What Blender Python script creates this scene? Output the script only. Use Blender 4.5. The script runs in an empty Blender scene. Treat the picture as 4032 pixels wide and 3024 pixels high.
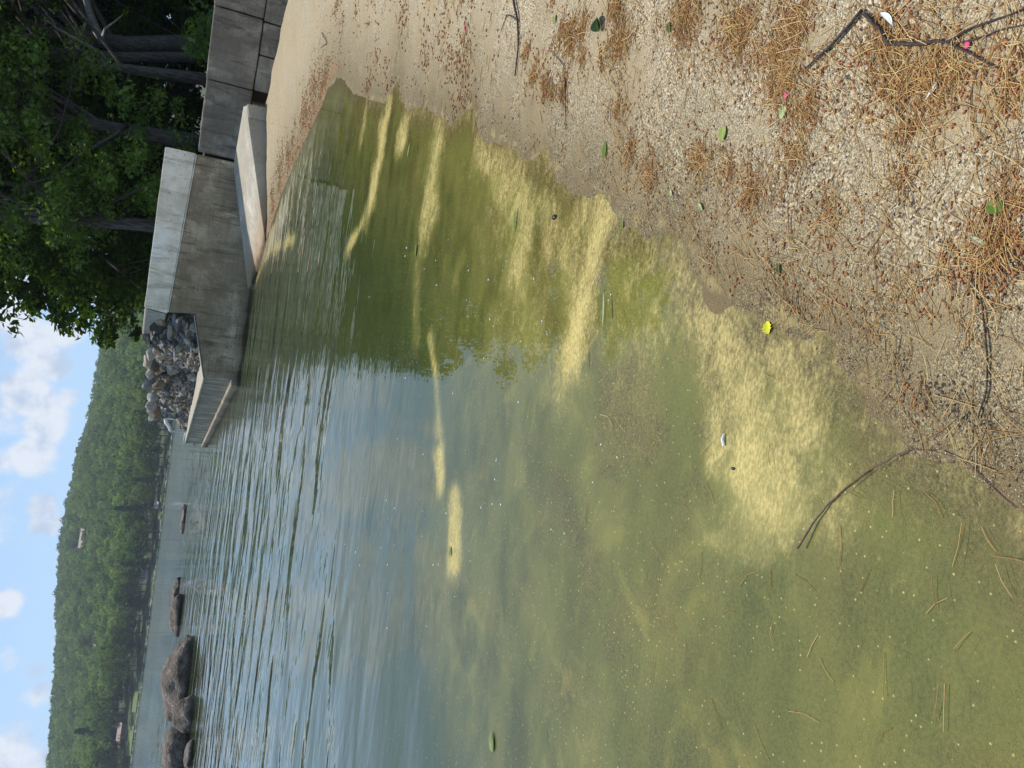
import bpy, bmesh, math, random
import numpy as np
from mathutils import Vector, Matrix
random.seed(7); RNG = np.random.default_rng(7)
S = bpy.context.scene; COL = S.collection
R_ = math.radians
# ------------------------------------------------------------------ camera
F_PX, CAM_H, PITCH, ROLL = 2950.0, 1.5, R_(24.0), R_(7.1)
fw = np.array([0, math.cos(PITCH), -math.sin(PITCH)]); r0 = np.array([1., 0, 0]); u0 = np.cross(r0, fw)
UP = -r0*math.sin(ROLL)+u0*math.cos(ROLL); RT = np.cross(fw, UP); CP = np.array([0, 0, CAM_H])
cam = bpy.data.cameras.new('camera'); cam.sensor_width = 36; cam.lens = F_PX/4032*36
cam.clip_start = .05; cam.clip_end = 4000
camo = bpy.data.objects.new('camera', cam); COL.objects.link(camo)
# the phone was held on its side: world up points to the left edge of the picture
X, Y, Z = -UP, RT, -fw
camo.matrix_world = Matrix(((X[0], Y[0], Z[0], 0), (X[1], Y[1], Z[1], 0), (X[2], Y[2], Z[2], CAM_H), (0, 0, 0, 1)))
S.camera = camo
# ------------------------------------------------------------------ light
SUN_AZ, SUN_EL = R_(-20), R_(62)
sun = bpy.data.lights.new('sun', 'SUN'); sun.energy = 4.2; sun.angle = R_(.55); sun.color = (1, .95, .86)
suno = bpy.data.objects.new('sun', sun); COL.objects.link(suno)
to_sun = Vector((math.sin(SUN_AZ)*math.cos(SUN_EL), math.cos(SUN_AZ)*math.cos(SUN_EL), math.sin(SUN_EL)))
suno.rotation_euler = to_sun.to_track_quat('Z', 'Y').to_euler(); suno.location = (0, 0, 30)
S.view_settings.view_transform = 'Standard'; S.view_settings.look = 'None'
S.view_settings.exposure = 0.18; S.view_settings.gamma = 1
S.cycles.max_bounces = 8; S.cycles.transparent_max_bounces = 16; S.cycles.diffuse_bounces = 3
S.cycles.glossy_bounces = 3; S.cycles.caustics_reflective = False; S.cycles.caustics_refractive = False
S.cycles.use_denoising = True

def ray(x, y):
    u = 3024-y-1512; v = x-2016
    return fw+RT*u/F_PX-UP*v/F_PX
def gz(x, y, z=0.):
    d = ray(x, y); return CP+d*((z-CP[2])/d[2])
def gy(x, y, Yd):
    d = ray(x, y); return CP+d*(Yd/d[1])
def rdir(x, y):
    d = ray(x, y); return d/np.linalg.norm(d)
def plane_hit(x, y, A, th):
    n = np.array([-math.sin(th), math.cos(th), 0]); d = ray(x, y)
    t = ((np.array([A[0], A[1], 0])-CP)@n)/(d@n); return CP+d*t

# ------------------------------------------------------------------ node helper
class NT:
    def __init__(s, nt): s.nt = nt; nt.nodes.clear()
    def n(s, t, **kw):
        nd = s.nt.nodes.new(t)
        for k, v in kw.items():
            if k.startswith('_'): setattr(nd, k[1:], v)
            else: s.set(nd, k, v)
        return nd
    def set(s, nd, k, v):
        sock = nd.inputs[int(k[1:])] if (k[0] == 'i' and k[1:].isdigit()) else nd.inputs[k.replace('_', ' ')]
        if isinstance(v, bpy.types.NodeSocket): s.nt.links.new(v, sock)
        elif isinstance(v, bpy.types.Node): s.nt.links.new(v.outputs[0], sock)
        else: sock.default_value = v
    def math(s, op, a, b=0.5, c=None, clamp=False):
        kw = dict(i0=a, i1=b)
        if c is not None: kw['i2'] = c
        return s.n('ShaderNodeMath', _operation=op, _use_clamp=clamp, **kw)
    def mix(s, f, a, b, bl='MIX'):
        m = s.n('ShaderNodeMix', _data_type='RGBA', _blend_type=bl); m.clamp_factor = True
        s.set(m, 'i0', f)
        for k, v in (('i6', a), ('i7', b)):
            if isinstance(v, (tuple, list)): v = (*v[:3], 1)
            s.set(m, k, v)
        return m.outputs[2]
    def ramp(s, f, stops, interp='LINEAR'):
        r = s.n('ShaderNodeValToRGB', Fac=f); cr = r.color_ramp; cr.interpolation = interp
        while len(cr.elements) < len(stops): cr.elements.new(.5)
        for e, (p, c) in zip(cr.elements, stops):
            e.position = p; e.color = (*c, 1) if isinstance(c, (tuple, list)) else (c, c, c, 1)
        return r.outputs[0]
    def ms(s, f, a, b, lo=0., hi=1.):
        m = s.n('ShaderNodeMapRange', _interpolation_type='SMOOTHSTEP')
        for k, v in zip(('i0', 'i1', 'i2', 'i3', 'i4'), (f, a, b, lo, hi)): s.set(m, k, v)
        return m.outputs[0]
    def noise(s, vec, scale, detail=4, rough=.55, dist=0.):
        return s.n('ShaderNodeTexNoise', Vector=vec, Scale=scale, Detail=detail, Roughness=rough, Distortion=dist)
    def vor(s, vec, scale, feat='F1', rnd=1.):
        return s.n('ShaderNodeTexVoronoi', _feature=feat, Vector=vec, Scale=scale, Randomness=rnd)
    def mapping(s, vec, scale=(1, 1, 1), rot=(0, 0, 0), loc=(0, 0, 0)):
        m = s.n('ShaderNodeMapping', Vector=vec); m.inputs['Scale'].default_value = scale
        m.inputs['Rotation'].default_value = rot; m.inputs['Location'].default_value = loc; return m.outputs[0]
    def attr(s, name): return s.n('ShaderNodeAttribute', _attribute_name=name)
    def obj(s): return s.n('ShaderNodeTexCoord').outputs['Object']
    def out(s, sh): s.nt.links.new(sh if isinstance(sh, bpy.types.NodeSocket) else sh.outputs[0], s.n('ShaderNodeOutputMaterial').inputs[0])
    def bump(s, h, dist=.01, st=1., normal=None):
        b = s.n('ShaderNodeBump', Height=h, Distance=dist, Strength=st)
        if normal is not None: s.set(b, 'Normal', normal)
        return b.outputs[0]
    def pbr(s, col, rough=.8, normal=None, spec=.3, **kw):
        if isinstance(col, (tuple, list)): col = (*col[:3], 1)
        b = s.n('ShaderNodeBsdfPrincipled', Base_Color=col, Roughness=rough)
        b.inputs['Specular IOR Level'].default_value = spec
        if normal is not None: s.set(b, 'Normal', normal)
        for k, v in kw.items(): s.set(b, k, v)
        return b
def mat(name):
    m = bpy.data.materials.new(name); m.use_nodes = True; return m, NT(m.node_tree)

# ------------------------------------------------------------------ world
W = bpy.data.worlds.new('World'); S.world = W; W.use_nodes = True
n = NT(W.node_tree)
sky = n.n('ShaderNodeTexSky', _sky_type='NISHITA', _sun_disc=False, _sun_elevation=SUN_EL, _sun_rotation=SUN_AZ,
          _altitude=200, _air_density=1.0, _dust_density=.6, _ozone_density=1.3)
dirv = n.n('ShaderNodeTexCoord').outputs['Generated']
sep = n.n('ShaderNodeSeparateXYZ', Vector=dirv)
den = n.math('ADD', n.math('MAXIMUM', sep.outputs[2], 0.0), .16)
pv = n.n('ShaderNodeCombineXYZ', X=n.math('DIVIDE', sep.outputs[0], den), Y=n.math('DIVIDE', sep.outputs[1], den), Z=n.math('MULTIPLY', sep.outputs[2], 3.0))
base = n.noise(pv, 1.15, 3, .55)
low = n.noise(dirv, 17, 6, .62, .4)
lobes = None
for (x, y, r, w) in [(120, 1330, .045, 1.), (190, 1440, .04, 1.), (110, 1560, .05, 1.1), (170, 1660, .04, 1.), (120, 1790, .035, 1.1), (240, 1300, .04, .9), (235, 1560, .03, .7),
                     (20, 1230, .05, 1.), (60, 1150, .05, .9), (15, 1640, .045, .8), (20, 1820, .03, .6), (170, 1990, .024, 1.), (200, 2060, .02, .9), (150, 2060, .018, .8),
                     (20, 2380, .026, 1.1), (10, 2600, .03, .7), (130, 2640, .02, .6), (150, 2740, .025, .8), (30, 2960, .045, 1.1), (130, 3000, .03, 1.),
                     (-60, 1480, .05, .6), (-200, 2000, .09, .8), (-260, 1300, .1, .7), (-420, 2500, .12, .8), (-600, 1700, .12, .8), (-900, 2300, .15, .7)]:
    d = rdir(x, y)
    v = n.n('ShaderNodeVectorMath', _operation='DISTANCE', i0=dirv, i1=tuple(d))
    g = n.math('MULTIPLY', n.ms(v.outputs['Value'], r*1.12, r*.1), w)
    lobes = g if lobes is None else n.math('MAXIMUM', lobes, g)
hi_gate = n.ms(sep.outputs[2], .26, .42)
gen = n.math('MULTIPLY', n.ms(base, .565, .70), hi_gate)
dens = n.math('ADD', n.math('MAXIMUM', lobes, gen), n.math('MULTIPLY', n.math('SUBTRACT', low, .5), 1.7))
cov = n.ms(dens, .28, .82)
shade = n.noise(n.mapping(dirv, loc=(0, 0, .012)), 26, 4, .6)
ccol = n.mix(n.ms(shade, .35, .62), (4.7, 5.6, 7.1), (7.5, 7.8, 8.4))
skyc = n.mix(n.ms(sep.outputs[2], .0, .35, .75, .55), sky.outputs[0], (4.0, 6.3, 9.5))
bg = n.n('ShaderNodeBackground', Color=n.mix(n.math('MULTIPLY', cov, .92), skyc, ccol), Strength=.1)
n.nt.links.new(bg.outputs[0], n.n('ShaderNodeOutputWorld').inputs[0])

# ------------------------------------------------------------------ mesh helpers
def mesh(name, V, Fc, m=None, parent=None, smooth=False, attrs=None, loc=None):
    me = bpy.data.meshes.new(name)
    V = np.asarray(V, np.float32)
    if isinstance(Fc, np.ndarray):
        k = Fc.shape[1]; nf = len(Fc)
        me.vertices.add(len(V)); me.vertices.foreach_set('co', V.ravel())
        me.loops.add(nf*k); me.loops.foreach_set('vertex_index', Fc.astype(np.int32).ravel())
        me.polygons.add(nf); me.polygons.foreach_set('loop_start', np.arange(nf, dtype=np.int32)*k)
        me.update(calc_edges=True)
    else:
        me.from_pydata([tuple(map(float, v)) for v in V], [], [tuple(f) for f in Fc]); me.update()
    if smooth: me.polygons.foreach_set('use_smooth', np.ones(len(me.polygons), bool))
    for k, a in (attrs or {}).items():
        a = np.asarray(a, np.float32)
        if a.ndim == 2:
            at = me.attributes.new(k, 'FLOAT_COLOR', 'POINT'); at.data.foreach_set('color', np.c_[a, np.ones(len(a))].astype(np.float32).ravel())
        else:
            at = me.attributes.new(k, 'FLOAT', 'POINT'); at.data.foreach_set('value', a)
    if m: me.materials.append(m)
    o = bpy.data.objects.new(name, me); COL.objects.link(o)
    if parent: o.parent = parent
    if loc is not None: o.location = loc
    return o
def empty(name, loc=(0, 0, 0)):
    o = bpy.data.objects.new(name, None); COL.objects.link(o); o.location = loc; o.empty_display_size = .1; return o
def tag(o, label=None, cat=None, group=None, kind=None):
    if label: o['label'] = label
    if cat: o['category'] = cat
    if group: o['group'] = group
    if kind: o['kind'] = kind
    return o
class MB:
    """collects pieces of one mesh"""
    def __init__(s): s.V = []; s.F = []; s.A = []; s.n = 0
    def add(s, V, Fc, a=0.):
        V = np.asarray(V, float); s.V.append(V); s.F += [tuple(int(i)+s.n for i in f) for f in Fc]
        s.A.append(np.full(len(V), a)); s.n += len(V)
    def tube(s, pts, rad, k=6, a=0., cap=True):
        pts = np.asarray(pts, float); rad = np.broadcast_to(rad, (len(pts),)); V = []; Fc = []
        up = np.array([.13, .27, .95]); prev = None
        for i, p in enumerate(pts):
            t = pts[min(i+1, len(pts)-1)]-pts[max(i-1, 0)]; t = t/(np.linalg.norm(t)+1e-9)
            x = np.cross(t, up if prev is None else prev)
            if np.linalg.norm(x) < 1e-3: x = np.cross(t, [1., 0, 0])
            x /= np.linalg.norm(x); y = np.cross(t, x); prev = np.cross(x, t) if prev is None else prev
            for j in range(k):
                th = 2*math.pi*j/k; V.append(p+rad[i]*(x*math.cos(th)+y*math.sin(th)))
        for i in range(len(pts)-1):
            for j in range(k):
                Fc.append((i*k+j, i*k+(j+1) % k, (i+1)*k+(j+1) % k, (i+1)*k+j))
        if cap: Fc += [tuple(range(k-1, -1, -1)), tuple((len(pts)-1)*k+j for j in range(k))]
        s.add(V, Fc, a)
    def box(s, c, d, rz=0., a=0.):
        c = np.array(c, float); dx, dy, dz = np.array(d, float)/2
        P = np.array([(i*dx, j*dy, k*dz) for k in (-1, 1) for j in (-1, 1) for i in (-1, 1)])
        cz, sz = math.cos(rz), math.sin(rz); P = np.c_[P[:, 0]*cz-P[:, 1]*sz, P[:, 0]*sz+P[:, 1]*cz, P[:, 2]]
        s.add(P+c, [(0, 2, 3, 1), (4, 5, 7, 6), (0, 1, 5, 4), (2, 6, 7, 3), (0, 4, 6, 2), (1, 3, 7, 5)], a)
    def build(s, name, m, parent=None, smooth=False):
        return mesh(name, np.concatenate(s.V), s.F, m, parent, smooth, {'rnd': np.concatenate(s.A)})
def ico(sub):
    bm = bmesh.new(); bmesh.ops.create_icosphere(bm, subdivisions=sub, radius=1)
    V = np.array([v.co[:] for v in bm.verts]); Fc = [[v.index for v in f.verts] for f in bm.faces]; bm.free(); return V, np.array(Fc)
ICO = {k: ico(k) for k in (1, 2, 3, 4)}
def vnoise(P, seed=0, oct=4, f=1.):
    """cheap smooth pseudo noise from sums of rotated sines"""
    rg = np.random.default_rng(seed); out = np.zeros(len(P)); amp = 1.
    for o in range(oct):
        for k in range(3):
            d = rg.normal(size=P.shape[1]); d /= np.linalg.norm(d)
            out += amp*np.sin(P@d*f*(2**o)*(1+.3*rg.random())+rg.random()*6.28)/3
        amp *= .55
    return out
def bevel(o, w=.03, seg=2):
    m = o.modifiers.new('bevel', 'BEVEL'); m.width = w; m.segments = seg; m.limit_method = 'ANGLE'; m.angle_limit = R_(40); return o
def subdiv_noise(o, amp, cuts=5):
    pass

# ------------------------------------------------------------------ materials
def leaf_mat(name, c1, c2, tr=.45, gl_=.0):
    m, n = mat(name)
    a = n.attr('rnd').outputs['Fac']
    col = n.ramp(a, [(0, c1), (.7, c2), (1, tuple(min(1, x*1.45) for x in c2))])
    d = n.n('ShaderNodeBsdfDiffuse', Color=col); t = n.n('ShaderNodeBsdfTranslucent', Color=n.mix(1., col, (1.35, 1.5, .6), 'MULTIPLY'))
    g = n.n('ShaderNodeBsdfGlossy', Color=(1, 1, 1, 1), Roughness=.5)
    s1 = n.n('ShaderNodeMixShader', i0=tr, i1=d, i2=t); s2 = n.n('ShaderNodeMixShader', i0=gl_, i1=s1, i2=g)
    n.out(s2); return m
M_leaf = leaf_mat('sunlit_tree_leaves', (.060, .105, .014), (.150, .225, .032), .55, .02)  # brighter leaf copy: sun on the outer foliage put into the colour
M_leaf2 = leaf_mat('shaded_tree_leaves', (.014, .029, .005), (.046, .080, .012), .4)  # darker leaf copy: shade inside the wood put into the colour
M_forest = leaf_mat('forest_leaves', (.054, .090, .038), (.165, .215, .066), .3)
M_pine = leaf_mat('conifer_needles', (.038, .07, .03), (.08, .125, .048), .2)
M_bright = leaf_mat('pale_leaves', (.06, .11, .03), (.10, .165, .045), .25)

m, n = mat('bark'); M_bark = m
o = n.obj(); st = n.noise(n.mapping(o, (7, 7, 1.1)), 3, 6, .6)
n.out(n.pbr(n.ramp(st, [(.3, (.035, .03, .025)), (.6, (.14, .12, .10)), (.8, (.25, .23, .205))]), .9, n.bump(st, .06)))
m, n = mat('pale_bark'); M_pale = m
o = n.obj(); st = n.noise(n.mapping(o, (4, 4, 4)), 4, 5)
n.out(n.pbr(n.ramp(st, [(.3, (.13, .12, .10)), (.55, (.32, .31, .28)), (.8, (.5, .49, .46))]), .85, n.bump(st, .02)))

def concrete(name, c_lo, c_hi, stain=(.10, .085, .065), stain_amt=.6, streak=1., form=True, low=None):
    m, n = mat(name); o = n.obj()
    big = n.noise(o, 1.3, 5, .6); fine = n.noise(o, 28, 5, .65)
    vs = n.noise(n.mapping(o, (5.5, 5.5, .8)), 1.3, 6, .66, .5)
    hs = n.noise(n.mapping(o, (.5, .5, 9)), 1.5, 4, .6)
    col = n.mix(n.ms(big, .36, .66), c_lo, c_hi)
    col = n.mix(n.math('MULTIPLY', n.ms(vs, .48, .68), stain_amt*streak), col, stain)
    col = n.mix(n.math('MULTIPLY', n.ms(hs, .5, .7), stain_amt*(.22 if form else .1)), col, tuple(.6*x for x in stain))
    col = n.mix(n.ms(n.noise(n.mapping(o, (1, 1, .25)), 3.1, 4), .60, .70, 0, .55), col, tuple(min(.9, 1.7*x) for x in c_hi))
    col = n.mix(.4, col, n.ramp(fine, [(.25, .12), (.75, .88)]), 'OVERLAY')
    pits = n.vor(o, 9); pk = n.ms(pits.outputs['Distance'], .07, .13, 1, 0)
    pk = n.math('MULTIPLY', pk, n.ms(n.noise(o, 2.2, 2), .5, .58))
    col = n.mix(n.math('MULTIPLY', pk, .8), col, (.03, .028, .024))
    bl = n.noise(o, .75, 6, .68, .6)
    col = n.mix(n.ms(bl, .42, .56, .55, 0), col, tuple(1.5*x for x in stain)); col = n.mix(n.ms(bl, .56, .70, 0, .5), col, tuple(min(.9, 1.35*x) for x in c_hi))
    if low:
        z = n.n('ShaderNodeSeparateXYZ', Vector=o).outputs[2]
        zz = n.math('ADD', z, n.math('MULTIPLY', big, .25))
        col = n.mix(n.ms(zz, .5, .12, 0, .8), col, low)
        col = n.mix(n.ms(zz, .22, .13, 0, .85), col, (.035, .03, .02))
    h = n.math('ADD', n.math('MULTIPLY', fine, .5), n.math('MULTIPLY', hs, .8 if form else .2))
    h = n.math('SUBTRACT', h, n.math('MULTIPLY', pk, 1.5))
    n.out(n.pbr(col, .9, n.bump(h, .022), .2)); return m
M_conc = concrete('stained_concrete', (.30, .235, .155), (.48, .385, .265), (.115, .085, .05), .85, low=(.17, .12, .065))
M_cope = concrete('pale_concrete', (.74, .65, .50), (.95, .86, .70), (.36, .31, .235), .75, 1., False)
M_block = concrete('block_concrete', (.21, .18, .14), (.35, .305, .24), (.095, .08, .062), .85)
M_slab = concrete('sunlit_slab_concrete', (.34, .30, .235), (.46, .42, .34), (.22, .19, .145), .45, .7, False, low=(.30, .17, .08))
M_ledge = concrete('wing_wall_concrete', (.36, .31, .23), (.48, .42, .32), (.13, .105, .075), .9, 1.3, False, low=(.16, .13, .09))

m, n = mat('rubble_stone'); M_rub = m
o = n.obj(); a = n.attr('rnd').outputs['Fac']; f = n.noise(o, 7, 6, .65); ly = n.noise(n.mapping(o, (3, 3, 14)), 2, 4)
col = n.ramp(a, [(0, (.06, .056, .05)), (.3, (.15, .145, .135)), (.5, (.26, .25, .235)), (.66, (.38, .35, .30)), (.78, (.11, .09, .072)), (.95, (.34, .27, .18)), (1, (.44, .39, .31))])
col = n.mix(.7, col, n.ramp(f, [(.25, .2), (.75, .8)]), 'OVERLAY')
n.out(n.pbr(col, .85, n.bump(n.math('ADD', f, ly), .018), .25))

m, n = mat('lake_rock'); M_rock = m
o = n.obj(); f = n.noise(o, 3.5, 7, .65); g = n.noise(o, 14, 4, .6)
z = n.n('ShaderNodeSeparateXYZ', Vector=n.n('ShaderNodeNewGeometry').outputs['Position']).outputs[2]
col = n.ramp(f, [(.3, (.07, .05, .038)), (.5, (.20, .155, .12)), (.7, (.36, .29, .235))])
lich = n.ms(n.vor(o, 5).outputs['Distance'], .12, .2, 1, 0)
lich = n.math('MULTIPLY', lich, n.ms(n.noise(o, 1.7, 2), .52, .6))
col = n.mix(lich, col, (.5, .5, .46))
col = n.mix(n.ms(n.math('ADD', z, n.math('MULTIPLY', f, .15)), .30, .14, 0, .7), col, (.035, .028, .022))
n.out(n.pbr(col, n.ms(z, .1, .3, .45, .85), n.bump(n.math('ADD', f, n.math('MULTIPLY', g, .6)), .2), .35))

# sand: coarse gritty grains, wetter near the water, algae tint below it
m, n = mat('beach_sand'); M_sand = m
o = n.obj(); d = n.attr('shore').outputs['Fac']; lit = n.attr('litter').outputs['Fac']
v1 = n.vor(o, 330); v2 = n.vor(o, 190)
rnd = n.n('ShaderNodeSeparateColor', Color=v1.outputs['Color']).outputs[0]
rnd2 = n.n('ShaderNodeSeparateColor', Color=v2.outputs['Color']).outputs[0]
gr = n.ramp(rnd, [(0, (.055, .05, .055)), (.16, (.17, .135, .09)), (.34, (.33, .27, .17)), (.62, (.45, .37, .24)), (.86, (.58, .50, .345)), (.97, (.76, .70, .56))])
gr2 = n.ramp(rnd2, [(0, (.07, .065, .075)), (.16, (.20, .15, .10)), (.4, (.38, .31, .195)), (.75, (.52, .435, .285)), (.95, (.74, .68, .54))])
patch = n.noise(o, 3.4, 4, .55); fine = n.noise(o, 700, 2, .6)
sandc = n.mix(n.ms(fine, .3, .7), (.34, .275, .175), (.48, .40, .26))
col = n.mix(n.ms(patch, .36, .52), sandc, n.mix(n.ms(patch, .50, .60), gr, gr2))
big = n.noise(o, .9, 4)
col = n.mix(n.ms(big, .35, .7, .0, .4), col, n.mix(1., col, (.88, .80, .68), 'MULTIPLY'))
wn = n.math('ADD', n.attr('wetd').outputs['Fac'], n.math('MULTIPLY', n.math('SUBTRACT', n.noise(o, 6, 4), .5), .22))
wet = n.ms(wn, .62, .04)
col = n.mix(n.math('MULTIPLY', wet, .9), col, n.mix(1., col, (.56, .53, .42), 'MULTIPLY'))
col = n.mix(n.ms(wn, .20, .0, 0, .8), col, n.mix(1., col, (.68, .64, .55), 'MULTIPLY'))
# brown needle dust
dustn = n.noise(n.mapping(o, (1.6, 3.2, 1), (0, 0, .45)), 5, 6, .7)
dust = n.math('MULTIPLY', n.ms(n.math('ADD', dustn, n.math('MULTIPLY', lit, .26)), .70, .86), .5)
col = n.mix(n.math('MULTIPLY', dust, n.ms(fine, .35, .6, .5, 1)), col, (.23, .115, .05))
rust = n.attr('rust').outputs['Fac']
col = n.mix(n.ms(n.math('ADD', n.noise(n.mapping(o, (1, 1.5, 1)), 7, 7, .72), n.math('MULTIPLY', rust, .31)), .70, .86, 0, .9), col, n.mix(n.ms(n.noise(o, 40, 4, .7), .35, .65), (.13, .06, .025), (.42, .22, .085)))
# yellow pollen stain right at the water
pn = n.math('SUBTRACT', n.noise(o, 9, 5, .65), n.math('MULTIPLY', n.math('ABSOLUTE', n.math('SUBTRACT', d, .03)), 2.4))
col = n.mix(n.ms(pn, .47, .66, 0, .5), col, (.47, .39, .16))
col = n.mix(1., col, (.95, .915, .865), 'MULTIPLY')
# lake bed
bedn = n.noise(o, 2.3, 5, .6)
bed = n.mix(n.ms(bedn, .36, .54), n.mix(1., gr2, (.62, .52, .32), 'MULTIPLY'), (.27, .26, .075))
col = n.mix(n.ms(d, -.03, -.22), col, bed)
h = n.math('ADD', n.math('MULTIPLY', v1.outputs['Distance'], -.6), n.math('MULTIPLY', v2.outputs['Distance'], -.8))
nb = n.bump(h, .004, .9, n.bump(n.noise(o, 16, 5, .6), .02, .8))
n.out(n.pbr(col, n.math('SUBTRACT', .9, n.math('MULTIPLY', wet, .35)), nb, .3))

# ------------------------------------------------------------------ shoreline and terrain
A = np.array([-.80, 20.61]); E0 = np.array([2.56, 18.24]); E1 = np.array([5.52, 17.91])
D_END = np.array([-4.25, 34.95])
WLpix = [(1110, 760), (1175, 610), (1225, 500), (1262, 430), (1290, 352), (1342, 302), (1385, 362), (1440, 388), (1515, 412), (1565, 322), (1592, 428), (1650, 430), (1710, 440), (1775, 492),
         (1850, 425), (1882, 522), (1970, 570), (2060, 610), (2150, 660), (2230, 720), (2370, 775), (2440, 880), (2540, 915), (2650, 925), (2700, 1000), (2770, 1130), (2860, 1200), (3050, 1260),
         (3200, 1370), (3300, 1450), (3400, 1530), (3500, 1630), (3600, 1740), (3720, 1800), (3850, 1870), (4032, 1960)]
WL = np.array([(6., 26.), (3.2, 21.6), (1.7, 20.4), tuple(E0)]+[tuple(gz(*p)[:2]) for p in WLpix]+[(-.55, .5), (-1.3, -.1), (-3, -1.2), (-9, -5), (-40, -22)])
def sdist(P):
    best = np.full(len(P), 1e9); sg = np.ones(len(P))
    for a, b in zip(WL[:-1], WL[1:]):
        ab = b-a; t = np.clip(((P-a)@ab)/(ab@ab), 0, 1); q = a+t[:, None]*ab
        dd = np.linalg.norm(P-q, axis=1); cr = ab[0]*(P[:, 1]-a[1])-ab[1]*(P[:, 0]-a[0])
        up = dd < best-1e-9; best = np.where(up, dd, best); sg = np.where(up, np.sign(cr), sg)
    return best*sg
CREST = None
def crest_d(P):
    best = np.full(len(P), 1e9); sg = np.ones(len(P))
    for a, b in zip(CREST[:-1], CREST[1:]):
        ab = b-a; t = np.clip(((P-a)@ab)/(ab@ab), 0, 1); q = a+t[:, None]*ab
        dd = np.linalg.norm(P-q, axis=1); cr = ab[0]*(P[:, 1]-a[1])-ab[1]*(P[:, 0]-a[0])
        up = dd < best-1e-9; best = np.where(up, dd, best); sg = np.where(up, np.sign(cr), sg)
    return best*sg
def terr(P, d=None):
    P = np.atleast_2d(np.asarray(P, float)); d = sdist(P) if d is None else d
    land = .115*np.minimum(d, 1.2)+.16*np.clip(d-1.2, 0, 2.6)+.05*np.clip(d-3.8, 0, 30)
    bed = np.maximum(.085*d*(1+1.1*np.clip((P[:, 1]-2.6)/2.4, 0, 1)), -1.3)+.005*vnoise(P, 6, 4, 9.)*np.exp(np.minimum(d, 0)/.15)
    amp = np.clip(d/.6, 0, 1)
    z = np.where(d > 0, land+amp*(.014*vnoise(P, 3, 3, 2.4)+.010*vnoise(P, 4, 3, 6.))+.006*vnoise(P, 6, 4, 9.)*np.clip(d/.05, 0, 1), bed+.008*np.clip(-d/.5, 0, 1)*vnoise(P, 5, 3, 4.))
    if CREST is not None:
        c = crest_d(P); z = np.where(c > 0, np.maximum(np.minimum(z, z-.75*c), -.15), z)
    return z
def hit(x, y, lift=0.):
    """where the sight line through a photo pixel meets the sand"""
    d = ray(x, y); z = 0.
    for _ in range(12):
        p = gz(x, y, z); z = .5*z+.5*float(terr(p[None, :2])[0])
    p = gz(x, y, z); p[2] = z+lift; return p
CREST = np.array([(1.0, 18.5), E0, E1]+[hit(1078, 235)[:2], hit(1132, 0)[:2], hit(1210, -260)[:2], hit(1300, -700)[:2]])
def lp_grid(r0_, r1, nr, a0, a1, na):
    rr = np.exp(np.linspace(math.log(r0_), math.log(r1), nr)); aa = np.linspace(R_(a0), R_(a1), na)
    rg, ag = np.meshgrid(rr, aa, indexing='ij'); P = np.c_[(rg*np.sin(ag)).ravel(), (rg*np.cos(ag)).ravel()]
    i = np.arange((nr-1)*na).reshape(nr-1, na)[:, :-1].ravel()
    Fc = np.c_[i, i+1, i+na+1, i+na][:, ::-1]
    return P, Fc
LITTER = [(3480, 160, .16, 1.), (3700, 300, .16, 1.), (3560, 330, .12, .9), (3170, 430, .09, 1.), (3130, 620, .07, .9), (3590, 500, .05, .9), (3560, 700, .05, .9), (3990, 340, .16, .9), (2900, 120, .2, 1.), (2700, 60, .18, .9),
          (3050, 210, .13, 1.), (3130, 90, .15, .8), (2240, 120, .07, .8), (2220, 350, .05, .8), (2480, 600, .1, .6), (2560, 680, .1, .7), (2750, 620, .09, .8), (2960, 760, .09, .8), (2870, 680, .08, .7), (3270, 830, .07, .7),
          (3870, 1080, .08, .8), (3960, 960, .09, 1.), (3960, 800, .08, .8), (2450, 160, .14, .9), (3030, 1320, .06, .3), (2440, 420, .1, .4), (3090, 330, .1, .8), (1110, 640, .3, .6), (1075, 820, .3, .6)]
_r = random.Random(4)
LITTER += [(_r.uniform(1310, 1880), _r.uniform(-120, 400), .1+.2*_r.random(), .45+.5*_r.random()) for _ in range(44)]+[(_r.uniform(1880, 2500), _r.uniform(-40, 400), .04+.05*_r.random(), .35+.4*_r.random()) for _ in range(22)]
LITTER += [(1306+16*_r.gauss(0, 1)-.46*(y_-230), y_, .12+.3*_r.random(), .8) for y_ in [230+630*_r.random() for _ in range(48)]]
LITW = [(hit(x, y), r*(.78 if r > .1 and x > 2400 else 1), w) for x, y, r, w in LITTER]
P, Fc = lp_grid(.3, 46, 470, -100, 110, 520)
d = sdist(P); z = terr(P, d)
lit = np.zeros(len(P))
for p, r, w in LITW: lit = np.maximum(lit, w*np.exp(-((P-p[:2])**2).sum(1)/(r*r)))
ground = mesh('ground', np.c_[P, z], Fc, M_sand, smooth=True, attrs={'shore': np.clip(d, -3, 3), 'wetd': np.clip(d/(1+np.clip(P[:, 1]-4, 0, 12)*.2), -3, 3), 'litter': lit, 'rust': np.exp(-((d-.16)/.22)**2)*np.clip((P[:, 1]-8.)/3, 0, 1)}); tag(ground, kind='structure')

# ------------------------------------------------------------------ water
m, n = mat('lake_water'); M_water = m
o = n.obj(); dep = n.attr('depth').outputs['Fac']; sc = n.attr('scum').outputs['Fac']; wv = n.attr('wave').outputs['Fac']; calm = n.attr('pollen').outputs['Fac']
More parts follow.
